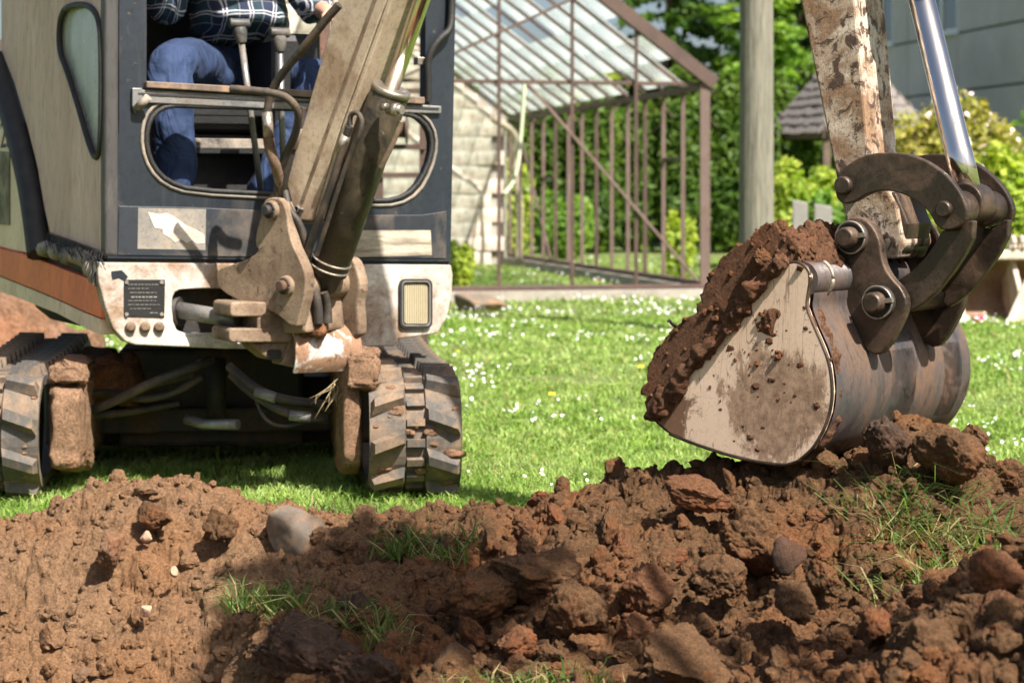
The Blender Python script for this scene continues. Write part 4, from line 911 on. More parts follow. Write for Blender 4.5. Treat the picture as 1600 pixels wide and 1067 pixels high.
q = bp(617, 172, -0.07); mb = MB(); mb.cyl(q-BH*0.03, q+BH*0.03, 0.015, 8); mb.cyl(q-BH*0.01, q+BH*0.016, 0.021, 8); mb.cyl(q+ZUP*.01-BH*.03, q+ZUP*.01-BH*.055, 0.012, 8); part('port_fitting', mb, M_tarnish, cy)
# steel pipes and hoses along the boom
def bhose(name, pts, r, mat_=M_hose, k=3): mb = MB(); mb.tube(smooth_line([bp(u, v_, o) for u, v_, o in pts], k), r, 10); return part(name, mb, mat_, bo)
bhose('steel_pipe', [(547, 196, -.10), (547, 180, -.10), (557, 174, -.10), (566, 186, -.10), (564, 205, -.10), (545, 245, -.10), (520, 320, -.10), (494, 400, -.09)], 0.0085)
bhose('boom_hose', [(546, 198, -.105), (536, 230, -.105), (518, 290, -.105), (492, 360, -.10), (475, 410, -.08)], 0.0125)
mb = MB(); mb.cyl(bp(541, 212, -.106), bp(530, 238, -.106), 0.015, 12); part('hose_ferrule', mb, M_tarnish, bo)
bhose('steel_pipe', [(626, 190, -.05), (618, 215, -.05), (604, 245, -.055), (595, 262, -.055)], 0.009, M_mudsteel)
bhose('boom_hose', [(530, 8, -.16), (510, 30, -.17), (475, 75, -.18), (440, 115, -.18), (421, 150, -.18), (417, 182, -.18)], 0.014)
mb = MB(); mb.cyl(bp(417, 176, -.18), bp(420, 215, -.18), 0.0175, 12); part('hose_ferrule', mb, M_tarnish, bo)
bhose('boom_hose', [(419, 212, -.18), (422, 235, -.17), (430, 255, -.16), (436, 275, -.13), (440, 305, -.09)], 0.018, M_mudsteel)
bhose('boom_hose', [(360, 139, -.30), (400, 142, -.26), (440, 148, -.22), (458, 160, -.2), (468, 180, -.17), (462, 210, -.15), (450, 235, -.14), (437, 270, -.13), (432, 305, -.11)], 0.013)
bhose('boom_hose', [(474, 168, -.11), (462, 215, -.115), (450, 255, -.12), (443, 290, -.11), (442, 310, -.09)], 0.013)
mb = MB(); mb.cyl(bp(466, 200, -.115), bp(457, 232, -.12), 0.0165, 12); part('hose_ferrule', mb, M_tarnish, bo)
hose('bracket_hose', [bp(446, 300, -.10), bp(452, 330, -.12), bp(470, 350, -.10), bp(480, 390, -.08), bp(474, 415, -.06)], 0.012)

# ------------------------------------------------------------------ arm
AR = [(1250, 0), (1315, 320), (1330, 372), (1352, 402), (1400, 405), (1412, 380), (1402, 325), (1357, 240), (1347, 120), (1336, 0), (1190, -560), (1165, -700), (1090, -720), (1060, -640), (1110, -520)]
ar = ppart('arm', bp, AR, -0.085, BL*0.165, M_arm, EX, 0.007, seg=2, label='scratched white arm with rust and mud')
ppart('arm_cover', bp, [(1352, 225), (1347, 120), (1334, -20), (1230, -420), (1239, -420), (1343, -20), (1356, 120), (1361, 225)], -0.05, BL*0.095, M_arm, ar, 0.003)
mb = MB(); mb.tube([bp(u, v_, -0.022) for u, v_ in ((1337, -40), (1352, 120), (1362, 205), (1363, 228))], 0.006, 8); part('grease_line', mb, M_mudsteel, ar)
ppart('arm_nose', bp, [(1325, 330), (1345, 300), (1398, 300), (1418, 350), (1410, 395), (1350, 402)], -0.075, BL*0.145, M_brownsteel, ar, 0.008)
mb = MB(); q = bp(1335, 371, -.15); mb.cyl(bp(1336, 371, -0.115), q+BL*0.30, 0.052, 24); part('arm_boss', mb, M_brownsteel, ar, 0.003)
# bucket cylinder rod with its eye
r0, r1 = bp(1517, 318, 0.0), bp(1437, -12, 0.0); dv = (r1-r0).normalized()
mb = MB(); mb.tube([r0+dv*0.03, r0+dv*0.14, r0+dv*0.142, r1+dv*0.5], [0.0355, 0.0355, 0.0345, 0.0345], 32); rod = part('bucket_cylinder_rod', mb, M_chrome, EX, label='bright chrome rod of the bucket cylinder')
mb = MB(); mb.cyl(r1+dv*0.012, r1+dv*0.75, 0.055, 28); part('cylinder_barrel', mb, M_cyl, rod)
mb = MB(); mb.cyl(r0-BL*0.045, r0+BL*0.045, 0.052, 28); part('rod_eye', mb, M_brownsteel, rod, 0.004)
# guide links (hooks) and bucket links
HK = [(1304, 289), (1308, 274), (1325, 256), (1349, 242.5), (1379, 238), (1412, 239.5), (1442, 248.5), (1466, 263.5), (1487, 283), (1502, 304), (1510.5, 325), (1509.5, 340), (1502, 352), (1487, 359.5), (1472, 359.5), (1461.5, 352), (1454, 337), (1445, 325), (1430, 313), (1412, 304), (1391, 298.6), (1373, 298.6), (1355, 304), (1340, 313), (1325, 319), (1313, 317.5), (1305.5, 307)]
LK0 = -0.146
gl = ppart('guide_link', bp, smooth_loop(HK, 1), LK0, BL*0.024, M_brownsteel, EX, 0.004, label='near curved guide link plate')
du = bp(1477, 327, LK0)
FL = Vector(BL)*0.30
mb = MB(); mb.prism([q+FL-BL*0.024 for q in off_poly(bp, smooth_loop(HK, 1), LK0)], BL*0.024); part('guide_link', mb, M_brownsteel, EX, 0.004, label='far curved guide link plate')
for u, v_, rr in ((1320, 290, 0.024), (1477, 327, 0.021)):
    c = bp(u, v_, LK0); mb = MB(); mb.tube([c+BL*0.01, c-BL*0.014, c-BL*0.018], [rr, rr, rr*.8], 20); part('link_pin', mb, M_brownsteel, gl)
    mb = MB(); mb.cyl(c+BL*0.02, c+FL-BL*0.02, 0.026, 20); part('cross_pin', mb, M_brownsteel, gl)
for a_, b_ in ((0.028, 0.10), (0.20, 0.272)):
    mb = MB(); mb.cyl(du+BL*a_, du+BL*b_, 0.047, 28); part('spacer_bush', mb, M_brownsteel, gl, 0.004)
BK = [(1477, 359), (1497, 358), (1512, 345), (1521, 345), (1519, 372), (1506, 398), (1489, 424), (1463, 457), (1437, 479), (1424, 486), (1415, 478), (1418, 466), (1403, 438), (1424, 424), (1446, 402), (1461, 380), (1470, 362)]
for nm, o_ in (('bucket_link', -0.118), ('bucket_link', 0.092)):
    lk = ppart(nm, bp, [(u, v_) for u, v_ in BK], o_, BL*0.026, M_brownsteel, EX, 0.004, label='near curved bucket link plate' if o_ < 0 else 'far curved bucket link plate') if o_ < 0 else None
    if o_ < 0:
        BKn = off_poly(bp, BK, o_)
    else:
        mb = MB(); mb.prism([q+BL*0.21 for q in BKn], BL*0.026); part(nm, mb, M_brownsteel, EX, 0.004, label='far curved bucket link plate')
mb = MB(); pa = [bp(u, v_, -0.118)+BL*0.026-BH*0.045+ZUP*0.02 for u, v_ in ((1516, 352), (1500, 396), (1470, 436), (1436, 466))]; mb.grid([[q for q in pa], [q+BL*0.184 for q in pa]]); mb.grid([[q-BH*0.012+ZUP*0.006 for q in pa], [q+BL*0.184-BH*0.012+ZUP*0.006 for q in pa]]); part('link_web', mb, M_dark, EX)

# ------------------------------------------------------------------ bucket
BO = -0.345; BWD = 0.775
def cpx(x, y): return (980+x/2.481, 330+y/2.481)
BACK = [cpx(*q) for q in [(560, 250), (590, 215), (650, 195), (692, 212), (712, 250), (700, 320), (694, 370), (722, 440), (762, 530), (786, 600), (796, 700), (786, 780), (760, 850), (718, 920), (662, 968), (610, 985), (500, 970), (380, 940), (260, 900), (165, 862), (112, 815), (88, 778), (125, 735), (195, 690), (240, 640), (295, 575), (352, 505), (410, 436), (466, 364), (512, 302), (543, 262)]]
bk = ppart('bucket', bp, BACK, BO, BL*0.020, M_plate, EX, 0.004, label='near side plate of the bucket, cream with a brown stain')
mb = MB(); mb.prism([q+BL*BWD for q in off_poly(bp, BACK, BO)], BL*0.020); part('far_side_plate', mb, M_shell, bk, 0.004)
RIMP = smooth_line([Vector((a, b, 0)) for a, b in BACK[1:20]], 2); mb = MB(); mb.tube([bp(q.x, q.y, BO+0.005) for q in RIMP], 0.0055, 8); part('plate_rim', mb, M_brownsteel, bk, label='worn steel edge of the near bucket plate')
mb = MB()
for k in range(60):                                       # mud flecks with thickness on the plate
    u_, v_ = 1215+rng.normal(0, 55), 600+rng.normal(0, 70)
    if not (1100 < u_ < 1285 and 470 < v_ < 712 and u_ > 1090+(650-v_)*0.75): continue
    c = bp(u_, v_, BO); s_ = 0.002+0.006*rng.random()**3; Vb, Tb = ico(2); mb.add([c+BH*(p_[0]*s_*1.6)+ZUP*(p_[2]*s_*1.2)+BL*(p_[1]*s_*.28) for p_ in Vb*(1+.3*rng.normal(size=(len(Vb), 1)))], [list(t_) for t_ in Tb], True)
mf = part('mud_flecks', mb, M_fill, bk); mf['kind'] = 'stuff'
# shell: the back and bottom of the profile swept across the width, slightly inset from the plate rim
prof = smooth_line([Vector((a, b, 0)) for a, b in [cpx(*q) for q in [(694, 225), (700, 320), (690, 372), (716, 444), (756, 532), (780, 602), (788, 700), (778, 778), (752, 845), (710, 912), (655, 958), (606, 974), (500, 960), (380, 930), (260, 890), (165, 856), (108, 806)]]], 2)
P = []
for k in range(25):
    s = k/24; bulge = 0.0
    P.append([bp(q.x, q.y, BO)+BL*(0.012+s*(BWD-0.004)) for q in prof])
Pin = [[q-((P[0][min(j+1, len(prof)-1)]-P[0][max(j-1, 0)]).cross(BL)).normalized()*-0.012 for j, q in enumerate(r)] for r in P]
mb = MB(); mb.grid(P); mb.grid(Pin); part('bucket_shell', mb, M_shell, bk, label='scoured bluish steel back of the bucket')
def outw(tg, q, s):
    n_ = tg.cross(BL).normalized(); return n_ if n_.dot(q-(bp(1215, 580, BO)+BL*(s*BWD))) > 0 else -n_
def strap(s0, s1, j0, j1, name='wear_strap'):
    mb = MB(); n0 = int(j0*(len(prof)-1)); n1 = int(j1*(len(prof)-1)); rows = []
    for s in (s0, s1):
        base = [bp(q.x, q.y, BO)+BL*(s*BWD) for q in prof]; rows.append([base[j]+outw(base[j+1]-base[j-1], base[j], s)*0.012 for j in range(n0, n1)])
    inn = [[bp(prof[j].x, prof[j].y, BO)+BL*(s*BWD) for j in range(n0, n1)] for s in (s0, s1)]
    mb.grid(rows); mb.grid([rows[0], inn[0]]); mb.grid([rows[1], inn[1]]); mb.grid([[rows[0][0], inn[0][0]], [rows[1][0], inn[1][0]]]); part(name, mb, M_shell, bk)
SGN = ((bp(prof[21].x, prof[21].y, BO)-bp(prof[19].x, prof[19].y, BO)).cross(BL)).normalized().dot(BH)
strap(0.40, 0.58, 0.30, 0.80); strap(0.80, 0.94, 0.30, 0.80)
# cross tube on top of the bucket
tb = bp(*cpx(670, 265), BO); mb = MB(); mb.cyl(tb+BL*0.01, tb+BL*BWD, 0.046, 28); part('cross_tube', mb, M_shell, bk)
mb = MB(); mb.ring(tb+BL*0.085, BL, 0.047, 0.006, 28, 6); part('tube_weld', mb, M_tarnish, bk)
# ears
EAR = [(1313, 396), (1307, 380), (1309, 362), (1318, 345), (1334, 338), (1352, 342), (1366, 357), (1375, 378), (1377, 398), (1382, 418), (1394, 436), (1408, 450), (1417, 470), (1414, 490), (1404, 512), (1390, 538), (1372, 558), (1348, 545), (1334, 510), (1318, 480), (1300, 456), (1290, 440), (1290, 424), (1305, 410)]
ef = off_poly(bp, smooth_loop(EAR, 1), -0.155)
mb = MB(); mb.prism(ef, BL*0.03); er = part('bucket_ear', mb, M_brownsteel, bk, 0.006, 3, 'near bucket ear with two pins')
mb = MB(); mb.prism([q+BL*0.33 for q in ef], BL*0.03); part('bucket_ear', mb, M_brownsteel, bk, 0.006, 3, 'far bucket ear')
for u, v_ in ((1334, 371), (1376, 472)):
    c = bp(u, v_, -0.155); mb = MB(); mb.cyl(c-BL*0.012, c+BL*0.375, 0.032, 24); mb.tube([c-BL*0.0, c-BL*0.048, c-BL*0.055], [0.028, 0.027, 0.022], 24); pn_ = part('bucket_pin', mb, M_brownsteel, bk, 0.002)
    mb = MB(); mb.tube([c+BL*0.004, c-BL*0.014, c-BL*0.016], [0.043, 0.043, 0.037], 28); part('pin_collar', mb, M_dark, pn_)
    mb = MB(); mb.ring(c-BL*0.020, BL, 0.041, 0.003, 32, 6); part('snap_ring', mb, M_tarnish, pn_)
    mb = MB(); mb.bar(c-BL*0.026+BH*0.02+ZUP*0.004, c-BL*0.026+BH*0.048+ZUP*0.008, 0.010, 0.012); part('ring_clip', mb, M_tarnish, pn_, 0.001)
# mud caught behind the plate rim
mudp = [Vector((q[0]+6, q[1], 0)) for q in BACK[4:15]]; pts = smooth_line([bp(q.x, q.y, BO+0.035) for q in mudp], 3); mb = MB()
mb.tube(pts, 0.02, 14)
va_ = np.array([q[:] for q in mb.v]); ce = np.array([q[:] for q in pts]); ne = ce[np.argmin(((va_[:, None]-ce[None])**2).sum(-1), axis=1)]
kk = 0.85+1.1*fbm(va_[:, 0]*13, va_[:, 1]*13, va_[:, 2]*13, 4)+0.35*fbm(va_[:, 0]*60, va_[:, 1]*60, va_[:, 2]*60, 2); va_ = ne+(va_-ne)*np.clip(kk, .1, 2)[:, None]; mb.v = [Vector(q) for q in va_]
part('mud_bead', mb, M_fill, bk)

# soil heaped in the bucket (a thing of its own)
LIPS = [(1085, 668), (1045, 672), (1016, 655), (1004, 630), (1010, 598), (1030, 552), (1052, 512), (1080, 474), (1112, 428), (1140, 388), (1166, 364), (1198, 358), (1226, 356), (1246, 372), (1260, 398), (1268, 430), (1260, 452), (1238, 470)]
lp = smooth_line([Vector((a, b, 0)) for a, b in LIPS], 3)
NU, NW = 260, 190; li_ = np.linspace(0, len(lp)-1, NU); G = np.zeros((NU, NW, 3)); Gd = np.zeros((NU, NW, 3))
lpa = np.array([[q.x, q.y] for q in lp]); pu = np.interp(li_, np.arange(len(lp)), lpa[:, 0]); pv = np.interp(li_, np.arange(len(lp)), lpa[:, 1])
cc = np.array(bp(1215, 560, BO)); ring_ = np.array([bp(pu[i], pv[i], BO) for i in range(NU)])
for j in range(NW):
    s = 2*j/(NW-1)-1; e = abs(s); sh = max(0.02, (1-max(0.0, (e-0.55)/0.45)**2.6))**0.5; off = (0.41 if s > 0 else 0.336)*np.sign(s)*min(1.0, e/0.72)**0.9
    if s < 0: sh = max(0.02, 1-max(0.0, (e-0.72)/0.28)**1.3)
    G[:, j] = cc+(ring_-cc)*sh+np.array(BL)*(off-BO)
    d_ = (ring_-cc); d_ /= np.linalg.norm(d_, axis=1)[:, None]; d_ = d_*min(1.0, sh*1.2)+np.array(BL)*(np.sign(s)*max(0, 1-sh*1.1)); Gd[:, j] = d_
f_ = G.reshape(-1, 3); nz = 0.035*fbm(f_[:, 0]*6, f_[:, 1]*6, f_[:, 2]*6, 4); b_, c_ = worley3(f_, 11, 3); b2_, c2_ = worley3(f_, 30, 4)
top = np.clip((f_[:, 2]-0.72)/0.2, 0, 1)
nz = nz*1.05+(0.010+0.020*top)*facet(f_, 9, 3)*0.8+(0.004+0.007*top)*facet(f_, 24, 4)+0.005*fbm(f_[:, 0]*50, f_[:, 1]*50, f_[:, 2]*50, 4, .65)
# drag marks across the face
nz = nz+0.006*(1-top)*fbm(f_[:, 0]*9, f_[:, 1]*9, f_[:, 2]*40, 3)
f_ = f_+Gd.reshape(-1, 3)*nz[:, None]
Gm = np_mesh('bucket_load', f_-np.array([0.75, 5.1, 0.33]), gridquads(NU, NW)); lo = link('bucket_load', Gm, M_fill); lo.location = (0.75, 5.1, 0.33); tag(lo, 'packed brown soil heaped in the excavator bucket', 'soil')
# soil spilling over the mouth edge of the near plate
pts = smooth_line([bp(u, v_, BO-0.004) for u, v_ in ((1028, 655), (1040, 632), (1070, 596), (1100, 560), (1130, 522), (1158, 488), (1182, 456), (1202, 430), (1216, 412), (1232, 402))], 3); mb = MB(); mb.tube(pts, 0.026, 16)
va_ = np.array([q[:] for q in mb.v]); ce = np.array([q[:] for q in pts]); ne = ce[np.argmin(((va_[:, None]-ce[None])**2).sum(-1), axis=1)]
kk = 0.75+0.9*fbm(va_[:, 0]*11, va_[:, 1]*11, va_[:, 2]*11, 4)+0.5*fbm(va_[:, 0]*48, va_[:, 1]*48, va_[:, 2]*48, 3); va_ = ne+(va_-ne)*np.clip(kk, .05, 1.9)[:, None]-np.array(BH)*0.008; mb.v = [Vector(q) for q in va_]
part('spilled_soil', mb, M_fill, lo)
# loose crumbs and clods on the load
nc = 2400; pick = rng.integers(0, len(f_), nc); sz = 0.002+0.008*rng.random(nc)**3; Vb, Tb = ico(1); Qm = np.linalg.qr(rng.normal(size=(nc, 3, 3)))[0]
Pc = np.einsum('vj,njk->nvk', Vb, Qm)*sz[:, None, None]*(0.7+0.5*rng.random((nc, 1, 3)))+f_[pick][:, None]
o = link('load_crumbs', np_mesh('load_crumbs', Pc.reshape(-1, 3), None, (Tb[None]+np.arange(nc)[:, None, None]*len(Vb)).reshape(-1, 3), False), M_fill); tag(o, 'crumbs of soil sticking to the bucket load', 'crumbs', kind='stuff')
tops = f_[f_[:, 2] > 0.80]
for k in range(16):
    q = tops[rng.integers(0, len(tops))]; s_ = 0.014+0.022*rng.random(); o = bpy.data.objects.new('soil_clod', meshmat(ROCK_ME[k % 9], M_reds if k % 3 == 0 else M_clod)); COL.objects.link(o)
    o.location = tuple(q); o.scale = (s_*1.1, s_, s_*.8); o.rotation_euler = tuple(rng.random(3)*6); tag(o, 'small crumbly clod on top of the soil in the bucket', 'clod', 'clods on the bucket load')
clod('soil_clod', 1215, 362, 5.28, 0.035, 5, M_reds, 'lit reddish clod on top of the bucket load beside the pole', sq=(1, 1, .8))
clod('soil_clod', 1272, 374, 5.32, 0.038, 7, M_reds, 'lit reddish clod on the bucket load next to the pin', sq=(1.1, 1, .8))
clod('soil_clod', 1240, 392, 5.15, 0.034, 8, M_clod, 'grey brown clod tucked behind the bucket plate top')
clod('soil_clod', 1292, 392, 5.42, 0.026, 2, M_reds, 'small clod between bucket load and pin')
mb = MB(); mb.tube([at(1056, 510, 5.0), at(1049, 505, 4.99), at(1046, 500, 4.98), at(1043, 503, 4.98)], [0.005, 0.004, 0.004, 0.0025], 6); solo('twig', mb, M_gasket, 'dark twig poking from the left edge of the bucket load', 'twig', at(1050, 506, 5.0))

# ================================================================== background
# ------------------------------------------------------------------ greenhouse
M_rust = worn('brown_iron', (0.075, 0.044, 0.036), (0.12, 0.072, 0.056), (0.035, 0.022, 0.018), 5, (0.45, 0.7), (0.62, 0.70), 0.6, bmp=0.3)
M_rustl = worn('pale_brown_iron', (0.16, 0.108, 0.092), (0.12, 0.072, 0.056), (0.26, 0.21, 0.19), 5, (0.5, 0.7), (0.62, 0.70), 0.6, bmp=0.3)
M_conc = worn('old_concrete', (0.36, 0.33, 0.29), (0.24, 0.20, 0.16), (0.14, 0.12, 0.10), 3, (0.45, 0.7), (0.66, 0.72), 0.9, bmp=0.5)
G0 = Vector((1.85, 19.2, 0)); GB = Vector((-0.2107, 0.9775, 0)); GL = Vector((-0.9775, -0.2107, 0))
EZ, RZ, GW, GLN = 2.07, 4.08, 5.36, 8.9
def gp_(l, b, z): q = G0+GL*l+GB*b; return Vector((q.x, q.y, z))
GH = thing('greenhouse', gp_(GW/2, 0, 0), 'derelict greenhouse of rusty brown iron with glazed roof and open sides', 'greenhouse')
def gbar(name, a, b, w_, h_, m_=M_rust, par=None):
    k_ = 1.0 if 'curb' in name or 'corner' in name or 'rake' in name else 0.78
    mb = MB(); mb.bar(a, b, w_*k_, h_*k_); return part(name, mb, m_, par or GH, 0.004)
def slope_z(l): return EZ+(RZ-EZ)*(1-abs(l-GW/2)/(GW/2))
gbar('corner_post', gp_(-0.01, 0, 0.05), gp_(-0.01, 0, EZ), 0.095, 0.07, M_rustl)
gbar('corner_post', gp_(GW, 0, 0.05), gp_(GW, 0, EZ), 0.08, 0.07)
for l in (0.68, 1.31, 2.02, 2.68, 3.6, 4.5): gbar('gable_post', gp_(l, -0.01, 0.02), gp_(l, -0.01, slope_z(l)-0.02), 0.045, 0.045)
gbar('tie_beam', gp_(-0.02, 0.03, EZ-0.01), gp_(GW, 0.03, EZ-0.01), 0.05, 0.05)
gbar('rake_beam', gp_(-0.10, -0.02, EZ-0.01), gp_(GW/2, -0.02, RZ+0.05), 0.09, 0.13, M_rust)
gbar('knee_brace', onplane(905, -6, gp_(0, -0.03, 0), GB), onplane(600, 134, gp_(0, -0.03, 0), GB), 0.035, 0.035)
gbar('rake_beam', gp_(GW+0.10, -0.02, EZ-0.05), gp_(GW/2, -0.02, RZ+0.05), 0.06, 0.07)
gbar('ridge_beam', gp_(GW/2, 0, RZ), gp_(GW/2, GLN, RZ), 0.06, 0.06)
for l in (0, GW):
    gbar('eave_beam', gp_(l, 0.02, EZ-0.04), gp_(l, GLN, EZ-0.04), 0.06, 0.08)
    gbar('side_sill', gp_(l, 0.05, 0.14), gp_(l, GLN, 0.14), 0.10, 0.05, M_rust)
gbar('front_sill', gp_(-0.05, -0.02, 0.115), gp_(GW+.2, -0.02, 0.115), 0.14, 0.05)
gbar('concrete_curb', gp_(-0.08, -0.03, 0.03), gp_(GW+.3, -0.03, 0.03), 0.22, 0.12, M_conc)
gbar('concrete_curb', gp_(0.0, 0.15, 0.045), gp_(0.0, GLN, 0.045), 0.20, 0.13, M_conc)
gbar('diagonal_brace', gp_(1.75, -0.05, EZ-0.03), gp_(0.07, -0.05, 0.16), 0.035, 0.035, M_rustl)
gbar('diagonal_brace', gp_(0.03, GLN-0.6, EZ-0.1), gp_(0.03, GLN-2.6, 0.16), 0.035, 0.035)
NB = 13
for k in range(1, NB+1):
    b = GLN*k/NB
    gbar('side_stud', gp_(0, b, 0.15), gp_(0, b, EZ-0.06), 0.055, 0.045, M_rustl if k % 3 else M_rust); gbar('side_stud', gp_(GW, b, 0.15), gp_(GW, b, EZ-0.06), 0.05, 0.045)
gbar('side_rail', gp_(0, GLN*1/NB, 1.35), gp_(0, GLN*2/NB, 1.35), 0.04, 0.05); gbar('side_rail', gp_(0, GLN*9/NB, 1.2), gp_(0, GLN*10/NB, 1.2), 0.04, 0.05)
for k in range(0, NB+1):
    b = GLN*k/NB
    gbar('rafter', gp_(0.0, b, EZ), gp_(GW/2, b, RZ), 0.035, 0.045); gbar('rafter', gp_(GW, b, EZ), gp_(GW/2, b, RZ), 0.035, 0.045)
m, t, p = newmat('old_pane'); v = coords(t); out = t.nodes['Material Output']
tr = N(t, 'ShaderNodeBsdfTransparent'); tr.inputs[0].default_value = (0.90, 0.95, 0.93, 1); ms = N(t, 'ShaderNodeMixShader')
t.links.new(ramp(t, noise(t, v, 1.6, 6), [(0.35, 0.14), (0.75, 0.46)]), ms.inputs[0]); tl = N(t, 'ShaderNodeBsdfTranslucent'); tl.inputs[0].default_value = (0.80, 0.82, 0.80, 1); m2 = N(t, 'ShaderNodeMixShader'); m2.inputs[0].default_value = 0.7; t.links.new(p.outputs[0], m2.inputs[1]); t.links.new(tl.outputs[0], m2.inputs[2])
t.links.new(tr.outputs[0], ms.inputs[1]); t.links.new(m2.outputs[0], ms.inputs[2]); t.links.new(ms.outputs[0], out.inputs[0])
p.inputs['Base Color'].default_value = (0.74, 0.76, 0.72, 1); p.inputs['Roughness'].default_value = 0.15; M_pane = m
NRW = 10; PW = GLN/NB-0.05; sl_ = math.hypot(GW/2, RZ-EZ); PH = sl_/NRW*1.08
mb = MB(); mb.box((0, 0, 0), (1, 0, 0), (0, 1, 0), (0, 0, 1), PW/2, PH/2, 0.003); pane_me = mb.mesh('roof_pane'); pane_me.materials.append(M_pane)
for side in (0,):
    for k in range(NB):
        for r_ in range(NRW):
            if rng.random() < 0.12: continue
            f_ = (r_+.5)/NRW; l = GW/2*f_ if side == 0 else GW-GW/2*f_
            c = gp_(l, GLN*(k+.5)/NB, EZ+(RZ-EZ)*f_+0.045+0.008*(r_ % 2))
            e2 = (GL*(GW/2 if side == 0 else -GW/2)+ZUP*(RZ-EZ)).normalized(); e1 = GB; e3 = e1.cross(e2)
            M = Matrix((e1, e2, e3)).transposed().to_4x4(); M.translation = c; piece('roof_pane', pane_me, M, GH)
# white block wall closing the far end
BW_ = thing('block_wall', gp_(GW/2, GLN+0.15, 0), 'whitewashed concrete block gable wall behind the greenhouse frame', 'wall')
M_block = worn('whitewashed_block', (0.84, 0.77, 0.69), (0.46, 0.36, 0.28), (0.22, 0.165, 0.13), 2.2, (0.42, 0.62), (0.64, 0.72), 0.9, bmp=0.5)
mb = MB(); mb.box((0, 0, 0), (1, 0, 0), (0, 1, 0), (0, 0, 1), 0.197, 0.10, 0.097); blk = mb.mesh('block'); blk.materials.append(M_block)
mb.v = [Vector((q.x*0.5, q.y, q.z)) for q in mb.v]; blkh = mb.mesh('block'); blkh.materials.append(M_block)
for r_ in range(20):
    z = 0.1+0.2*r_
    for k in range(-1, 9):
        l = 0.05+0.4*k+(0.2 if r_ % 2 else 0.0)
        if l > 3.3 or l < 0.15 or z > slope_z(min(max(l, 0), GW))+0.02: continue
        M = Matrix((GL, GB, ZUP)).transposed().to_4x4(); M.translation = gp_(l, GLN+0.2+rng.normal(0, .009), z+rng.normal(0, .003)); piece('block', blk, M, BW_)
mb = MB(); mb.prism([gp_(0.02, GLN+0.16, 0), gp_(3.4, GLN+0.16, 0), gp_(3.4, GLN+0.16, slope_z(3.4)-.05), gp_(GW/2, GLN+0.16, RZ-0.05), gp_(0.02, GLN+0.16, EZ)], GB*0.10); part('mortar_core', mb, M_conc, BW_)
# things around it
mb = MB(); mb.tube(smooth_line([gp_(1.98, -0.12, 2.05), gp_(1.95, -0.14, 1.5), gp_(2.05, -0.13, 1.05), gp_(2.0, -0.13, 0.95)], 2), 0.022, 8)
mb = MB(); mb.tube(smooth_line([gp_(1.66, 0.5, 2.1), gp_(1.69, 0.5, 1.6), gp_(1.75, 0.45, 1.15), gp_(1.88, 0.4, 1.0)], 3), 0.02, 8); solo('garden_hose', mb, plain('pale_green_hose', (0.50, 0.55, 0.38), 0.5), 'pale green hose hanging from the greenhouse tie beam', 'hose', gp_(1.75, 0.5, 1))
mb = MB(); mb.tube(smooth_line([gp_(0.12, 7.8, 0.1), gp_(0.10, 7.8, 0.9), gp_(0.17, 7.8, 1.5), gp_(0.12, 7.75, 1.75), gp_(0.45, 7.7, 1.95)], 2), [0.06, 0.06, .06, .055, .055, .055, .05, .05, .05, .045, .04, .04, .04, .04][:14]+[0.04]*20, 8) if False else MB()
mb.tube(smooth_line([gp_(0.12, 7.8, 0.1), gp_(0.10, 7.8, 0.9), gp_(0.19, 7.8, 1.5), gp_(0.14, 7.75, 1.8), gp_(0.5, 7.7, 2.0)], 2), 0.05, 8); solo('crooked_branch', mb, plain('pale_dead_wood', (0.52, 0.42, 0.32), 0.85, 0, 0.3, 10, 0.5), 'pale crooked dead branch leaning at the end of the greenhouse', 'branch', gp_(0.12, 7.8, 0))
for k, (u, lab) in enumerate(((820, 'white garden stake seen between the greenhouse studs on the left'), (884, 'white garden stake seen behind the middle gable post'))):
    q = at(u, 380, 31); mb = MB(); mb.tube([Vector((q.x, 31, 0)), Vector((q.x+0.05, 31, 1.25)), Vector((q.x+.05, 31, 1.3))], [0.035, 0.035, 0.02], 8); solo('garden_stake', mb, plain('white_stake', (0.75, 0.78, 0.8), 0.5), lab, 'stake', (q.x, 31, 0))
# rusty rack seen through the cab
RK = thing('rusty_rack', at(620, 330, 12.0)*1.0, 'rusty iron rack with rungs seen through the cab window', 'rack'); RK.location.z = 0
for u in (592, 662): mb = MB(); mb.bar(Vector((at(u, 0, 12).x, 12, 0.0)), Vector((at(u, 0, 12).x, 12, 2.6)), 0.05, 0.05); part('upright', mb, M_rust, RK)
for v_ in (-120, -30, 50, 143, 230, 274, 330): z = at(600, v_, 12).z; mb = MB(); mb.bar(Vector((at(585, 0, 12).x, 11.97, z)), Vector((at(665, 0, 12).x, 11.97, z)), 0.03, 0.03); part('rung', mb, M_rust, RK)
mb = MB(); q = at(634, 203, 11.9); mb.cyl(q-Vector((0.2, 0, 0)), q, 0.05, 14); mb.cyl(q, q+Vector((0.012, 0, 0)), 0.085, 16); part('flanged_pipe', mb, M_rust, RK)
# stone and plant by the curb
o = clod('stone', 745, 480, 17.2, 0.26, 2, M_stone, 'pointed grey stone against the greenhouse curb', 'stone', stone=True, rot=(0.2, 0.1, 0.8), sq=(1.3, .8, .6))

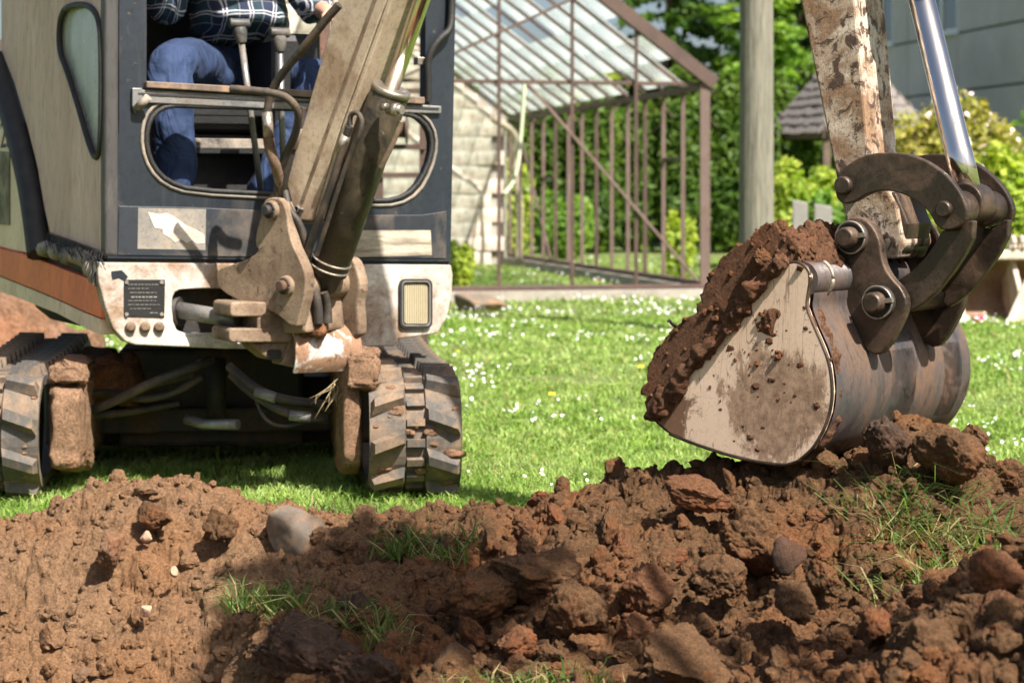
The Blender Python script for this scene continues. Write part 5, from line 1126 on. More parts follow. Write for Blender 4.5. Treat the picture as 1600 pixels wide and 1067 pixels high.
# ------------------------------------------------------------------ foliage
def leaf_cloud(centers, radii, n, size, shell=0.55, flat=0.0, up=0.35, aspect=0.55):
    """quads spread through a set of ellipsoids, denser to the outside"""
    centers = np.asarray(centers, float); radii = np.asarray(radii, float); vol = radii.prod(1)**(2/3); k = rng.choice(len(centers), n, p=vol/vol.sum())
    d = rng.normal(size=(n, 3)); d /= np.linalg.norm(d, axis=1)[:, None]; r = (shell+(1-shell)*rng.random(n))**0.8
    r = r*(1+0.18*fbm(d[:, 0]*2.5+k*3.1, d[:, 1]*2.5, d[:, 2]*2.5, 3)); P = centers[k]+d*radii[k]*r[:, None]
    nn = d*0.7+rng.normal(size=(n, 3))*0.75; nn[:, 2] += up; nn /= np.linalg.norm(nn, axis=1)[:, None]
    a = np.cross(nn, rng.normal(size=(n, 3))); a /= np.linalg.norm(a, axis=1)[:, None]; b = np.cross(nn, a)
    s = size*(0.5+0.9*rng.random(n)); a = a*s[:, None]; b = b*(s*aspect)[:, None]
    Q = np.stack([P-a, P-b*1.0+a*0.1, P+a, P+b], 1); return Q.reshape(-1, 3)
def quads_n(n): return np.arange(n*4).reshape(-1, 4)
M_bark = plain('bark', (0.13, 0.095, 0.07), 0.9, 0, 0.4, 6, 0.8)
LM = {k: leaf_material('foliage_'+k, *v_) for k, v_ in {
 'thuja': ((0.045, 0.104, 0.018), (0.104, 0.188, 0.027), (0.153, 0.234, 0.032)), 'spruce': ((0.033, 0.080, 0.021), (0.080, 0.160, 0.033), (0.123, 0.207, 0.042)),
 'lime': ((0.189, 0.319, 0.036), (0.435, 0.500, 0.072), (0.493, 0.500, 0.087)), 'leaf': ((0.087, 0.189, 0.032), (0.217, 0.377, 0.058), (0.304, 0.420, 0.072)), 'olive': ((0.174, 0.217, 0.051), (0.377, 0.392, 0.087), (0.478, 0.392, 0.116))}.items()}
def plant(name, loc, label, cat, clouds, n, size, mat_, trunk=None, group=None, extra=None, **kw):
    loc = Vector(loc); T_ = thing(name, loc, label, cat, group)
    Vq = leaf_cloud([c for c, r in clouds], [r for c, r in clouds], n, size, **kw)
    link('crown', np_mesh('crown', Vq, quads_n(n), None, False), mat_, T_)
    if trunk:
        h, r = trunk; mb = MB(); mb.tube([(0, 0, -0.05), (0.02, 0, h*.5), (0, 0.02, h)], [r, r*.8, r*.4], 10)
        for k in range(5):
            a = k*1.256+0.4; z = h*(0.45+0.1*k); mb.tube([(0, 0, z), (math.cos(a)*h*.16, math.sin(a)*h*.16, z+h*.12), (math.cos(a)*h*.3, math.sin(a)*h*.3, z+h*.2)], [r*.4, r*.28, r*.1], 6)
        me = mb.mesh('trunk'); link('trunk', me, M_bark, T_)
    if extra: extra(T_)
    return T_
# thuja hedge: plant by plant
for k in range(11):
    x = -1.6+k*0.74; h = 2.9+0.35*math.sin(k*2.3)+(0.25 if k in (7, 8) else 0); y = 33+0.25*(k % 2)
    ords = ['leftmost', 'second', 'third', 'fourth', 'fifth', 'sixth', 'seventh', 'eighth', 'ninth', 'tenth', 'last']
    plant('thuja', (x, y, 0), 'dense green thuja in the clipped hedge behind the greenhouse, %s from the left' % ords[k] if k not in (0, 10) else ('leftmost thuja of the hedge behind the greenhouse' if k == 0 else 'rightmost thuja of the hedge, beside the wooden pole'), 'thuja',
          [((0, 0, h*.32), (0.52, 0.5, h*.34)), ((0, 0, h*.62), (0.46, 0.45, h*.30)), ((0.05, 0, h*.88), (0.26, 0.26, h*.13))], 5200, 0.085, LM['thuja'], (h*.8, 0.06), 'thuja hedge', up=0.5, aspect=0.35)
def conifer(loc, h, r, label, n=9000, m_='spruce'):
    T_ = thing('conifer', loc, label, 'tree'); P = []
    mb = MB(); mb.tube([(0, 0, -.1), (0, 0, h)], [0.16, 0.03], 10); link('trunk', mb.mesh('trunk'), M_bark, T_)
    nb = 120; per = n//nb
    for k in range(nb):
        f_ = k/nb; z = h*(0.12+0.86*f_); L = r*(1-f_)**0.8*(0.75+0.5*rng.random())+0.12; a = rng.random()*6.283
        s = rng.random(per)**0.7; px = np.cos(a)*L*s; py = np.sin(a)*L*s; pz = z-0.28*L*s*s+0.10*L*s
        lat = rng.normal(0, 0.13*(L*.6+.25), per)*(0.4+s); P.append(np.stack([px-np.sin(a)*lat, py+np.cos(a)*lat, pz-np.abs(rng.normal(0, .06, per))], 1))
    P = np.concatenate(P); n_ = len(P); nn = rng.normal(size=(n_, 3))*0.6; nn[:, 2] += 0.8; nn /= np.linalg.norm(nn, axis=1)[:, None]
    a = np.cross(nn, rng.normal(size=(n_, 3))); a /= np.linalg.norm(a, axis=1)[:, None]; b = np.cross(nn, a); s = (0.06+0.09*rng.random(n_))[:, None]
    Q = np.stack([P-a*s, P-b*s*.5, P+a*s, P+b*s*.5], 1).reshape(-1, 3); link('crown', np_mesh('crown', Q, quads_n(n_), None, False), LM[m_], T_); return T_
conifer((3.0, 38, 0), 7.6, 2.1, 'tall dark spruce directly behind the right end of the greenhouse', 12000)
conifer((4.4, 36, 0), 6.3, 1.5, 'lighter green conifer just left of the wooden pole', 9000, 'leaf')
conifer((5.7, 39, 0), 8.2, 2.0, 'tall dark conifer just right of the wooden pole', 12000)
for k, (x, y, h, lab, m_) in enumerate([(-3.4, 62, 4.6, 'round green tree far behind the greenhouse, left of its ridge', 'leaf'), (0.3, 66, 4.2, 'round green tree far behind the greenhouse, under its ridge', 'leaf'), (3.1, 60, 4.6, 'pale green round tree seen through the greenhouse roof panes', 'lime'), (-7.5, 60, 5.0, 'round green tree far behind the excavator', 'leaf'), (-12, 58, 6.0, 'large green tree beyond the left edge of the excavator', 'leaf'), (10.5, 57, 7.4, 'tall green tree rising behind the grey building', 'leaf')]):
    plant('round_tree', (x, y, 0), lab, 'tree', [((0, 0, h*.55), (h*.42, h*.4, h*.36)), ((h*.2, -.3, h*.72), (h*.24, h*.24, h*.22)), ((-h*.22, -.3, h*.66), (h*.25, h*.25, h*.22)), ((0, -.3, h*.84), (h*.22, h*.22, h*.16))], 4500, 0.20, LM[m_], (h*.6, 0.16))
for k, (x, y, h) in enumerate([(-20, 46, 3.4), (-16.5, 44, 2.6), (-13.6, 45, 3.0), (-10.6, 46, 2.5), (-7.6, 44, 2.8)]):
    plant('bush', (x, y, 0), ['far', 'second far', 'middle', 'nearer', 'nearest'][k]+' bush of the row hidden behind the excavator, counted from the left', 'bush', [((0, 0, h*.45), (1.7, 1.2, h*.48)), ((-.8, 0, h*.6), (.9, .9, h*.4)), ((.9, 0, h*.55), (.9, .9, h*.4))], 3000, 0.14, LM['leaf'], (h*.5, .08))
# shrubs on the right
M_bloom = plain('pink_white_blossom', (0.85, 0.70, 0.66), 0.6, 0, 0.12, 30, 0)
def bloom(cl, n, size):
    def f_(T_):
        Vq = leaf_cloud([c for c, r in cl], [np.array(r)*1.04 for c, r in cl], n, size, shell=0.9, aspect=0.9); link('blossom', np_mesh('blossom', Vq, quads_n(n), None, False), M_bloom, T_)
    return f_
c = at(1490, 300, 21); cl = [((0, 0, .95), (.62, .5, .62)), ((-.45, 0, 1.25), (.42, .4, .62)), ((.35, 0, 1.25), (.45, .4, .6)), ((0.02, 0, 1.6), (.4, .3, .5))]
plant('flowering_shrub', (c.x, 21, 0), 'yellow green shrub with pinkish white blossom in front of the grey building', 'shrub', cl, 6500, 0.05, LM['olive'], (1.2, 0.05), extra=bloom(cl[2:], 240, 0.036))
for nm, u, Y, wx, h, m_, lab, n in [
 ('bush', 1255, 23, .5, 1.35, 'lime', 'yellow green bush between the pole and the arm', 4500), ('bush', 1305, 20, .35, 1.0, 'leaf', 'low green bush just left of the arm', 3000),
 ('bush', 1225, 26, .5, 1.9, 'thuja', 'slim dark bush right behind the wooden pole', 3500), ('bush', 1420, 19, .42, 1.15, 'lime', 'light green bush seen through the bucket linkage', 4500),
 ('bush', 1600, 18.5, .55, 1.45, 'lime', 'bright green bush at the right edge of the picture', 4500), ('bush', 1545, 19.5, .45, 1.1, 'leaf', 'mid green bush under the flowering shrub on the right', 3800),
 ('bush', 1690, 22, .9, 2.0, 'leaf', 'green bush beyond the right edge before the building', 3500), ('bush', 1470, 20, .4, 0.9, 'leaf', 'low dark green bush behind the chrome rod', 3200),
 ('bush', 1345, 27, .8, 1.3, 'leaf', 'green bush under the shingled roof', 3800), ('leafy_weed', 718, 20.5, .16, .52, 'lime', 'bright green weed growing at the block wall beside the cab', 900),
 ('leafy_weed', 1062, 23, .2, .8, 'lime', 'light green weed inside the greenhouse near its right corner', 500), ('bush', 880, 30, .5, 1.0, 'leaf', 'leafy green bush at the far end of the greenhouse', 3000), ('bush', 800, 31, .4, 1.5, 'lime', 'yellow green bush behind the block wall corner', 2600)]:
    c = at(u, 300, Y); plant(nm, (c.x, Y, 0), lab, 'bush' if nm == 'bush' else 'weed', [((0, 0, h*.42), (wx, wx*.8, h*.45)), ((-wx*.4, 0, h*.7), (wx*.5, wx*.5, h*.34)), ((wx*.45, 0, h*.68), (wx*.5, wx*.5, h*.3))], n, 0.05 if h > .6 else 0.035, LM[m_], (h*.5, .02))

# ------------------------------------------------------------------ wooden pole
PO = at(1182, 300, 14); ptz = np.linspace(-0.1, 8.5, 60); mb = MB(); rows = []
for z in ptz:
    r0 = 0.126-0.004*z; rows.append([Vector((PO.x+math.cos(a)*r0*(1+0.02*float(pn(np.array(a*2.), np.array(z*.5)))), 14+math.sin(a)*r0, z)) for a in np.linspace(0, 2*math.pi, 32, endpoint=False)])
mb.grid(rows, True, False, True)
m, t, p = newmat('weathered_pole_wood'); v = coords(t, (9, 9, 0.35)); n1 = noise(t, v, 3, 10, 0.7, 0.3); n2 = noise(t, coords(t, (30, 30, 1)), 4, 6, 0.7)
col = mix(t, ramp(t, n1, [(0.3, 0), (0.7, 1)]), (0.12, 0.118, 0.09), (0.30, 0.275, 0.22)); col = mix(t, ramp(t, n2, [(0.50, 0), (0.62, 0.9)]), col, (0.075, 0.068, 0.05)); t.links.new(col, p.inputs['Base Color']); p.inputs['Roughness'].default_value = 0.9; bump(t, p, n2, 0.5, 0.02)
solo('wooden_pole', mb, m, 'weathered grey green round wooden utility pole', 'pole', (PO.x, 14, 0))

# ------------------------------------------------------------------ panel building
BC = Vector((8.94, 40, 0)); BD = Vector((0.187, -0.982, 0)); BNn = Vector((-0.982, -0.187, 0))
def bq(s, z, d=0.0): q = BC+BD*s+BNn*d; return Vector((q.x, q.y, z))
BLD = thing('panel_building', bq(0, 0), 'grey concrete panel building with white framed windows', 'building')
M_panel = plain('grey_panel', (0.72, 0.65, 0.66), 0.9, 0, 0.14, 0.8, 0.3); M_joint = plain('panel_joint', (0.34, 0.32, 0.32), 0.9)
mb = MB(); mb.prism([bq(-14, 0, -0.12), bq(9, 0, -0.12), bq(9, 9.2, -0.12), bq(-14, 9.2, -0.12)], -BNn*8); part('wall_core', mb, M_joint, BLD)
mb = MB(); mb.prism([bq(-14.3, 9.2, 0.25), bq(9.3, 9.2, 0.25), bq(9.3, 9.45, 0.25), bq(-14.3, 9.45, 0.25)], -BNn*8.5); part('roof_slab', mb, M_conc, BLD)
sx = [-13.4, -10.6, -7.8, -5.2, -2.6, 0.0, 3.0, 6.0, 9.0]; zl = [0.0, 0.75, 1.9, 3.04, 4.2, 5.75, 6.9, 8.3, 9.2]
wins = {(4, 4), (2, 4), (0, 4), (4, 6), (2, 6), (0, 6), (6, 6)}
M_upvc = plain('white_window_frame', (0.86, 0.86, 0.88), 0.4, 0, 0.05, 4, 0)
m, t, p = newmat('window_glass_dark'); p.inputs['Base Color'].default_value = (0.10, 0.14, 0.18, 1); p.inputs['Roughness'].default_value = 0.06; p.inputs['Specular IOR Level'].default_value = 1.0; M_wg = m
def panel(s0, s1, z0, z1):
    mb = MB(); g = 0.022; mb.prism([bq(s0+g, z0+g), bq(s1-g, z0+g), bq(s1-g, z1-g), bq(s0+g, z1-g)], -BNn*0.1); part('facade_panel', mb, M_panel, BLD, 0.01)
def window(s0, s1, z0, z1):
    mb = MB(); ho = [bq(s0+.09, z0+.09, -0.03), bq((s0+s1)/2-.05, z0+.09, -0.03), bq((s0+s1)/2-.05, z1-.09, -0.03), bq(s0+.09, z1-.09, -0.03)]; h2 = [bq((s0+s1)/2+.05, z0+.09, -0.03), bq(s1-.09, z0+.09, -0.03), bq(s1-.09, z1-.09, -0.03), bq((s0+s1)/2+.05, z1-.09, -0.03)]
    mb.prism([bq(s0, z0, -0.03), bq(s1, z0, -0.03), bq(s1, z1, -0.03), bq(s0, z1, -0.03)], -BNn*0.06, [ho, h2]); wd_ = part('window', mb, M_upvc, BLD, 0.008)
    for a, b in ((s0, (s0+s1)/2), ((s0+s1)/2, s1)):
        mb = MB(); mb.prism([bq(a+.06, z0+.06, -0.06), bq(b-.04, z0+.06, -0.06), bq(b-.04, z1-.06, -0.06), bq(a+.06, z1-.06, -0.06)], -BNn*0.01); part('pane', mb, M_wg, wd_)
        mb = MB(); n_ = 16; mb.grid([[bq(a+.06+(b-a-.1)*k/n_, z, -0.14-0.03*math.sin(k*1.6)) for k in range(n_//2)] for z in (z0+.06, z1-.06)]); part('curtain', mb, plain('white_curtain', (0.7, 0.74, 0.8), 0.9, 0, .05, 3, 0), wd_)
    mb = MB(); mb.prism([bq(s0-.05, z0-.05, 0.06), bq(s1+.05, z0-.05, 0.06), bq(s1+.05, z0, 0.06), bq(s0-.05, z0, 0.06)], -BNn*0.1); part('sill', mb, M_upvc, wd_)
for i in range(len(sx)-1):
    for j in range(len(zl)-1):
        s0, s1, z0, z1 = sx[i], sx[i+1], zl[j], zl[j+1]
        if j in (4, 6) and i in (0, 2, 3, 4, 6):
            w0, w1 = (s1-1.75, s1-0.02) if i != 3 else (s1-2.3, s1-0.9); panel(s0, w0, z0, z1) if w0-s0 > .15 else None
            window(w0+.02, w1, z0+0.03, z1-0.05)
            if s1-w1 > .15: panel(w1, s1, z0, z1)
        else: panel(s0, s1, z0, z1)

# ------------------------------------------------------------------ shingled shelter
SH = at(1325, 300, 26); SHL = thing('shingled_shelter', (SH.x, 26, 0), 'small garden shelter with a weathered shingle hip roof', 'shelter')
M_shing = worn('weathered_shingle', (0.20, 0.178, 0.165), (0.115, 0.098, 0.09), (0.08, 0.07, 0.062), 3, (0.4, 0.7), (0.62, 0.7), 0.9, bmp=0.5)
ez = at(1300, 208, 26).z; hw_ = 0.78; rz = ez+0.85; tw = 0.22
mb = MB(); mb.box((0, 0, 0), (1, 0, 0), (0, 1, 0), (0, 0, 1), 0.074, 0.11, 0.011); shm = mb.mesh('shingle'); shm.materials.append(M_shing)
def corner(k, f_): h = hw_*(1-f_)+tw*f_; a = R(20+45+90*k); return Vector((SH.x+h*1.414*math.cos(a), 26+h*1.414*math.sin(a), ez+(rz-ez)*f_))
NSH = 7
for k in range(4):
    for r_ in range(NSH):
        f_ = (r_+.35)/NSH; a, b = corner(k, f_), corner(k+1, f_); au, bu = corner(k, f_+.05), corner(k+1, f_+.05); e1 = (b-a).normalized(); mid = ((au+bu)-(a+b)); e2 = (mid-e1*mid.dot(e1)).normalized(); e3 = e1.cross(e2); L = (b-a).length; n_ = max(2, round(L/0.155))
        for q in range(n_):
            M = Matrix((e1, e2, e3)).transposed().to_4x4() @ Matrix.Rotation(R(-7), 4, 'X'); M.translation = a+(b-a)*((q+.5+rng.normal(0, .05))/n_)+e3*(0.02+rng.random()*.01)+e2*rng.normal(0, .012); piece('shingle', shm, M @ Matrix.Diagonal((L/n_/0.155, 1, 1, 1)), SHL)
mb = MB(); mb.add([corner(k, 0) for k in range(4)]+[corner(k, 1) for k in range(4)], [(0, 1, 5, 4), (1, 2, 6, 5), (2, 3, 7, 6), (3, 0, 4, 7), (4, 5, 6, 7), (3, 2, 1, 0)]); part('roof_deck', mb, M_bark, SHL)
mb = MB(); cs = [corner(k, 0.03)-ZUP*0.07 for k in range(4)]
for k in range(4): mb.bar(cs[k], cs[(k+1) % 4], 0.05, 0.1)
part('eave_board', mb, M_bark, SHL)
for k in range(4): c = corner(k, 0.12); mb = MB(); mb.bar(Vector((c.x, c.y, 0)), Vector((c.x, c.y, ez)), 0.09, 0.09); part('post', mb, M_bark, SHL)
# pale slabs among the bushes
for k, (u0, u1, vt, Y, lab) in enumerate([(1238, 1262, 312, 17.5, 'pale grey upright slab among the bushes, the left one'), (1272, 1300, 318, 17.0, 'pale grey upright slab among the bushes, nearer the arm')]):
    a, b = at(u0, 0, Y).x, at(u1, 0, Y).x; z = at(u0, vt, Y).z; mb = MB(); mb.prism([Vector((a, Y, 0)), Vector((b, Y, 0)), Vector((b, Y, z*.97)), Vector((a, Y, z))], Vector((0.02, 0.12, 0))); solo('stone_slab', mb, plain('pale_slab', (0.22, 0.21, 0.19), 0.8, 0, .15, 5, .3), lab, 'slab', ((a+b)/2, Y, 0), bevel=0.01)

# ------------------------------------------------------------------ spare bucket on the lawn at the right
SB = thing('spare_bucket', at(1580, 500, 15.9), 'rusty open grading bucket standing on the lawn at the right edge', 'bucket'); SB.location.z = 0
M_sb = worn('rusty_bucket', (0.30, 0.20, 0.13), (0.22, 0.12, 0.07), (0.12, 0.06, 0.04), 3, (0.42, 0.64), (0.6, 0.68), 0.65, bmp=0.4); M_sbl = worn('bucket_flank', (0.58, 0.50, 0.42), (0.42, 0.25, 0.15), (0.25, 0.13, 0.08), 3, (0.45, 0.68), (0.62, 0.7), 0.6, bmp=0.3)
x0, x1 = at(1495, 0, 15.9).x, at(1760, 0, 15.9).x; P = []
for k in range(11):
    a = R(-80+k*17); P.append([Vector((x, 16.05+0.34*math.cos(a), 0.27+0.27*math.sin(a))) for x in np.linspace(x0, x1, 6)])
mb = MB(); mb.grid(P); mb.grid([[q+Vector((0, .015, 0)) for q in r] for r in P]); part('bowl', mb, M_sb, SB)
mb = MB(); mb.abox(x0-.02, x1+.02, 15.95, 16.1, 0.475, 0.555); part('top_beam', mb, M_sbl, SB, 0.015)
for xx in (x0, at(1592, 0, 15.9).x, x1): mb = MB(); mb.prism([Vector((xx-.02, 15.62, 0)), Vector((xx-.02, 16.35, 0.0)), Vector((xx-.02, 16.36, .3)), Vector((xx-.02, 16.08, .47))], Vector((0.04, 0, 0))); part('side_plate', mb, M_sbl, SB, 0.004)
for u in (1583, 1597): mb = MB(); q = at(u, 396, 15.98); mb.ring(Vector((q.x, 16.0, 0.60)), (1, 0, 0.0), 0.055, 0.022, 20, 8); part('hook_eye', mb, M_sbl, SB)
mb = MB(); q = at(1560, 470, 15.6); mb.prism([Vector((at(1572, 0, 15.6).x, 15.6, 0.0)), Vector((at(1640, 0, 15.6).x, 15.6, 0)), Vector((at(1640, 0, 15.6).x, 15.7, .40)), Vector((at(1606, 0, 15.6).x, 15.7, .32))], Vector((0.0, 0.03, 0))); part('flank_plate', mb, M_sbl, SB, 0.005)
q = at(1527, 494, 15.5); mb = MB(); mb.tube([(q.x-.03, 15.5, .03), (q.x+.03, 15.5, .035), (q.x+.045, 15.5, .03)], [.03, .03, .015], 10); solo('red_can', mb, plain('red_plastic', (0.55, 0.02, 0.07), .4), 'small red object lying before the spare bucket', 'can', (q.x, 15.5, 0))

# ------------------------------------------------------------------ soil heap behind the left track
def heap(name, cx, cy, rx, ry, h, seed, label, mat_):
    n = 90; g = np.linspace(-1, 1, n); X, Y_ = np.meshgrid(g, g); rr = np.hypot(X, Y_); z = h*np.clip(1-rr**1.7, 0, 1)*(1+.3*fbm(X*2+seed, Y_*2, 0, 3)); wx, wy = X*rx, Y_*ry
    z = z+(z > 0.01)*(0.20*dome(wx, wy, .32, seed)+0.10*dome(wx, wy, .14, seed+1)+.02*fbm(wx*9, wy*9, 1., 3))-0.05
    o = link(name, np_mesh(name, np.stack([wx, wy, z], -1), gridquads(n, n)), mat_); o.location = (cx, cy, 0); return tag(o, label, 'soil heap')
heap('soil_heap', -3.75, 11.8, 1.35, 1.0, 0.55, 5, 'heap of broken reddish clods on the lawn behind the left track', M_heap)
for k in range(26):
    x = -3.75+rng.uniform(-1.1, 1.1); y = 10.9+rng.uniform(-.3, .7); s = rng.uniform(.05, .12); o = bpy.data.objects.new('soil_clod', meshmat(ROCK_ME[k % 9], M_sandy)); COL.objects.link(o)
    o.location = (x, y, max(0.04, 0.40-abs(x+3.75)*.28+rng.uniform(-.2, .05))); o.scale = (s, s, s*.8); o.rotation_euler = tuple(rng.random(3)*6); tag(o, 'pale broken clod on the heap behind the left track', 'clod', 'clods on the heap behind the track')

# ================================================================== operator
def skin_obj(name, verts, edges, radii, mat_, parent, sub=2, root=0, folds=0):
    me = bpy.data.meshes.new(name); org = origin_of(parent); me.from_pydata([tuple(Vector(q)-org) for q in verts], edges, []); me.update()
    o = bpy.data.objects.new(name, me); COL.objects.link(o); o.parent = parent
    s = o.modifiers.new('skin', 'SKIN'); s.use_smooth_shade = True
    for i, r in enumerate(radii):
        rr = r if hasattr(r, '__len__') else (r, r); me.skin_vertices[0].data[i].radius = rr
    me.skin_vertices[0].data[root].use_root = True
    u = o.modifiers.new('subdivision', 'SUBSURF'); u.levels = sub; u.render_levels = sub
    me.materials.append(mat_)
    if folds:
        for sz_, st_ in ((0.15, folds), (0.07, folds*.35)):
            tx = bpy.data.textures.new('folds', 'CLOUDS'); tx.noise_scale = sz_; tx.noise_depth = 2; dm = o.modifiers.new('folds', 'DISPLACE'); dm.texture = tx; dm.strength = st_; dm.mid_level = 0.5; dm.texture_coords = 'LOCAL'
    return o
PE = thing('person', hw(-0.09, -0.8, 0.82), 'seated operator in a plaid shirt and blue work trousers at the levers', 'person')
def hz(u, v_, d): return hp(u, v_, d)
pelv = hz(372, 120, -0.80); hipL = pelv-HR*0.10; hipR = pelv+HR*0.10
kneeL, ankL = hz(266, 98, -0.26), hz(270, 335, -0.24); kneeR, ankR = hz(498, 132, -0.36), hz(398, 335, -0.36)
toeL, toeR = ankL+HN*0.16-ZUP*0.05-HR*.02, ankR+HN*0.14-ZUP*0.05+HR*.03
wst = pelv+ZUP*0.20-HN*0.02; chest = pelv+ZUP*0.46; shl = chest+ZUP*0.08; neck = chest+ZUP*0.17; head0 = neck+ZUP*0.10+HN*.02; head1 = head0+ZUP*0.14
shL, shR = shl-HR*0.20, shl+HR*0.20; elL, elR = hz(262, 20, -0.60), hz(478, 4, -0.50); haL, haR = hz(222, -50, -0.34), hz(520, 24, -0.22)
M_skin = plain('skin', (0.52, 0.30, 0.22), 0.5, 0, 0.12, 12, 0.1)
V = [pelv, wst, chest, shl, neck, head0, head1, hipL, kneeL, ankL, toeL, hipR, kneeR, ankR, toeR, shL, elL, haL, shR, elR, haR]
E = [(0, 1), (1, 2), (2, 3), (3, 4), (4, 5), (5, 6), (0, 7), (7, 8), (8, 9), (9, 10), (0, 11), (11, 12), (12, 13), (13, 14), (3, 15), (15, 16), (16, 17), (3, 18), (18, 19), (19, 20)]
RD = [(.14, .11), (.135, .10), (.15, .11), (.12, .09), .055, .085, .07, .085, .06, .04, .03, .085, .06, .04, .03, .06, .045, .03, .06, .045, .03]
for hnd, elb in ((17, 16), (20, 19)):                    # five fingers closing on the control
    d = (V[hnd]-V[elb]).normalized(); sd = d.cross(ZUP).normalized(); up_ = sd.cross(d)
    V.append(V[hnd]+d*0.055); RD.append((.036, .016)); E.append((hnd, len(V)-1)); pm = len(V)-1
    for f_ in range(4):
        b = V[pm]+sd*(0.03-0.02*f_)+d*0.03; l = (0.036, 0.042, 0.040, 0.030)[f_]
        V.append(b); RD.append(.010); E.append((pm, len(V)-1)); V.append(b+d*l*.7-up_*l*.5); RD.append(.009); E.append((len(V)-2, len(V)-1)); V.append(b+d*l*.5-up_*l*1.3); RD.append(.008); E.append((len(V)-2, len(V)-1))
    V.append(V[hnd]+sd*0.045+d*.03); RD.append(.012); E.append((hnd, len(V)-1)); V.append(V[hnd]+sd*0.05+d*.07-up_*.02); RD.append(.010); E.append((len(V)-2, len(V)-1))
body = skin_obj('body', V, E, RD, M_skin, PE)
m, t, p = newmat('blue_work_cloth'); v = coords(t); n1 = noise(t, v, 5, 6); t.links.new(mix(t, ramp(t, n1, [(0.3, 0), (0.75, 1)]), (0.012, 0.027, 0.075), (0.024, 0.048, 0.12)), p.inputs['Base Color'])
p.inputs['Roughness'].default_value = 0.85; b1 = bump(t, p, noise(t, coords(t, (1, 1, .45)), 9, 3, .45, 1.4), 0.7, 0.06); bump(t, p, noise(t, v, 400, 2), 0.3, 0.001, b1); M_blue = m
def mids(a, b, k): return a.lerp(b, k)
Vt = [pelv, pelv+ZUP*0.09-HN*.02, hipL, mids(hipL, kneeL, .55)+ZUP*.02, kneeL, mids(kneeL, ankL, .35), mids(kneeL, ankL, .7)+HR*.01, ankL+ZUP*.02, hipR, mids(hipR, kneeR, .55)+ZUP*.02, kneeR, mids(kneeR, ankR, .35), mids(kneeR, ankR, .7), ankR+ZUP*.02]
skin_obj('trousers', Vt, [(0, 1), (0, 2), (2, 3), (3, 4), (4, 5), (5, 6), (6, 7), (0, 8), (8, 9), (9, 10), (10, 11), (11, 12), (12, 13)], [(.165, .135), (.165, .13), .105, .098, .088, .082, .078, .075, .105, .098, .088, .082, .08, .075], M_blue, PE, 4, 0, 0.032)
# plaid: navy and green ground, pale double lines, on cloth coordinates of the shirt
m, t, p = newmat('plaid_cloth'); v = coords(t); sep = N(t, 'ShaderNodeSeparateXYZ'); mpx = N(t, 'ShaderNodeMapping'); mpx.inputs['Rotation'].default_value = (0, 0, -A_H); t.links.new(v, mpx.inputs[0])
dis = N(t, 'ShaderNodeTexNoise'); dis.inputs['Scale'].default_value = 6; t.links.new(v, dis.inputs['Vector']); vmx = N(t, 'ShaderNodeVectorMath', operation='SCALE'); vmx.inputs['Scale'].default_value = 0.06; t.links.new(dis.outputs['Color'], vmx.inputs[0])
va = N(t, 'ShaderNodeVectorMath', operation='ADD'); t.links.new(mpx.outputs[0], va.inputs[0]); t.links.new(vmx.outputs[0], va.inputs[1]); t.links.new(va.outputs[0], sep.inputs[0])
def stripe(sock, per, stops):
    a = N(t, 'ShaderNodeMath', operation='MULTIPLY'); a.inputs[1].default_value = 1/per; t.links.new(sock, a.inputs[0]); f_ = N(t, 'ShaderNodeMath', operation='FRACT'); t.links.new(a.outputs[0], f_.inputs[0])
    r = ramp(t, f_.outputs[0], stops); r.node.color_ramp.interpolation = 'CONSTANT'; return r
st1 = [(0, 0), (0.30, 0.75), (0.36, 0), (0.44, 0.75), (0.50, 0), (0.9, .3), (0.94, 0)]
gx_ = stripe(sep.outputs[0], 0.085, [(0, 0), (0.5, 1), (0.97, 0)]); c = mix(t, gx_, (0.012, 0.020, 0.055), (0.010, 0.034, 0.052))
c = mix(t, stripe(sep.outputs[0], 0.085, st1), c, (0.62, 0.62, 0.66)); c = mix(t, stripe(sep.outputs[2], 0.085, st1), c, (0.60, 0.60, 0.64))
t.links.new(c, p.inputs['Base Color']); p.inputs['Roughness'].default_value = 0.85; bump(t, p, noise(t, coords(t, (1, 1, .5)), 6, 4, .5, .8), 0.5, 0.04); M_plaid = m
Vs = [hz(374, 66, -0.62), hz(374, 30, -0.64), chest, shl, neck, shL, mids(shL, elL, .5), elL, mids(elL, haL, .7), shR, mids(shR, elR, .5), elR, mids(elR, haR, .7)]
skin_obj('shirt', Vs, [(0, 1), (1, 2), (2, 3), (3, 4), (3, 5), (5, 6), (6, 7), (7, 8), (3, 9), (9, 10), (10, 11), (11, 12)], [(.21, .20), (.20, .19), (.185, .15), (.14, .11), .07, .085, .078, .07, .055, .085, .078, .07, .055], M_plaid, PE, 4, 0, 0.04)
mb = MB()
for k in range(3): q = hz(352+k*1.5, 8+k*26, -0.60); mb.cyl(q, q+HN*.01, .007, 10)
for a_, b_ in ((ankL, toeL), (ankR, toeR)):
    skin_obj('boot', [a_+ZUP*.06, a_, mids(a_, b_, .5)-ZUP*.02, b_], [(0, 1), (1, 2), (2, 3)], [.06, .058, .052, .042], M_seat, PE)
skin_obj('hair', [head1+ZUP*.0, head1-HN*.03+ZUP*.01], [(0, 1)], [.085, .085], plain('grey_hair', (.25, .23, .21), .8), PE)
mb = MB(); fc = head0+HN*0.085+ZUP*.05; mb.tube([fc+ZUP*.03, fc+HN*.02-ZUP*.005, fc-ZUP*.01], [.008, .014, .006], 8)
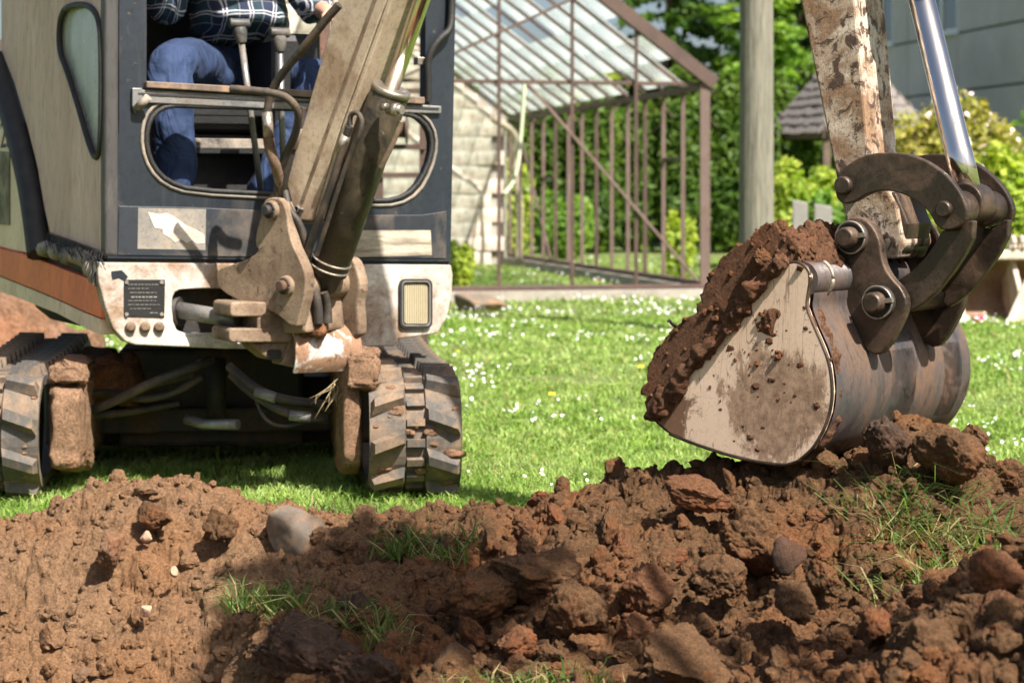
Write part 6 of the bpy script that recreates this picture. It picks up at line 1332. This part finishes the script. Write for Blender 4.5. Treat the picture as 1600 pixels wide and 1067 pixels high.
for s_ in (-1, 1): mb.tube([fc+HR*.032*s_+ZUP*.03-HN*.004, fc+HR*.032*s_+ZUP*.03+HN*.004], [.012, .006], 10); mb.tube([head0+HR*.088*s_+ZUP*.05, head0+HR*.10*s_+ZUP*.02], [.022, .014], 8)
mb.bar(fc-ZUP*.045-HR*.024-HN*.002, fc-ZUP*.045+HR*.024-HN*.002, .012, .008); part('face', mb, M_skin, PE)

# ================================================================== tufts
tuft('fringe of grass on the edge of the dark sod lump at the lower middle', [(375, 930, 4.8), (400, 925, 4.8), (425, 935, 4.78), (460, 945, 4.75), (500, 955, 4.72), (540, 975, 4.68), (570, 995, 4.62), (600, 1020, 4.55), (610, 1035, 4.5)], 420, 0.09, 0.026, droop=1.2)
tuft('grass tuft bending over the soil in front of the right-hand track', [(615, 850, 5.3), (640, 845, 5.3), (680, 865, 5.2), (710, 860, 5.2)], 260, 0.09, 0.03, droop=1.5)
tuft('green grassy sod hanging on the right of the heap', [(1380, 800, 4.85), (1420, 790, 4.85), (1470, 790, 4.85), (1520, 810, 4.8), (1400, 840, 4.72), (1450, 850, 4.7), (1500, 860, 4.66), (1545, 845, 4.7), (1440, 910, 4.52), (1480, 920, 4.5), (1420, 935, 4.45)], 620, 0.10, 0.045, droop=1.9)
tuft('grass clump at the lower edge of the picture in the middle', [(720, 1066, 4.1), (770, 1066, 4.1), (820, 1064, 4.1), (870, 1062, 4.1), (920, 1064, 4.1)], 380, 0.065, 0.03)
tuft('small grass tuft at the foot of the near bank', [(1420, 935, 4.3), (1440, 925, 4.3)], 60, 0.05, 0.02)
tuft('lit grass edge between crest mound and right-hand track', [(500, 788, 5.95), (530, 790, 5.95), (560, 795, 5.95), (590, 795, 5.95)], 320, 0.06, 0.05)

# ================================================================== unseen tree added beside the camera to shade a band of soil
def shade(x, y, z, H): return Vector((x, y, z))+SUN*((H-z)/SUN.z)
c0 = shade(0.75, 4.35, 0.1, 4.2)
TT = thing('shade_tree', (c0.x+0.2, c0.y-0.1, 0), 'unseen slender tree added right of the camera to shade the soil', 'tree')
cl = []
for (x, y, H, r) in [(-0.30, 5.0, 4.2, .34), (-0.42, 5.3, 4.3, .26), (-0.24, 4.7, 4.2, .32), (-0.30, 4.45, 4.3, .26)]:  # crown blobs set along the sun direction from the soil to be shaded
    q = shade(x, y, 0.1, H)-TT.location; cl.append((tuple(q), (r, r, r*.8)))
Vq = leaf_cloud([c for c, r in cl], [r for c, r in cl], 1500, 0.07, shell=0.2); link('crown', np_mesh('crown', Vq, quads_n(1500), None, False), LM['leaf'], TT)
mb = MB(); mb.tube([(0, 0, -.4), (0.03, 0, 1.2), (0, .03, 2.6), (0, 0, 4.4)], [.13, .11, .09, .03], 12)
for c, r in cl: mb.tube([(0, 0, 2.3), (c[0]*.5, c[1]*.5, 2.9), c], [.05, .035, .012], 7)
link('trunk', mb.mesh('trunk'), M_bark, TT)
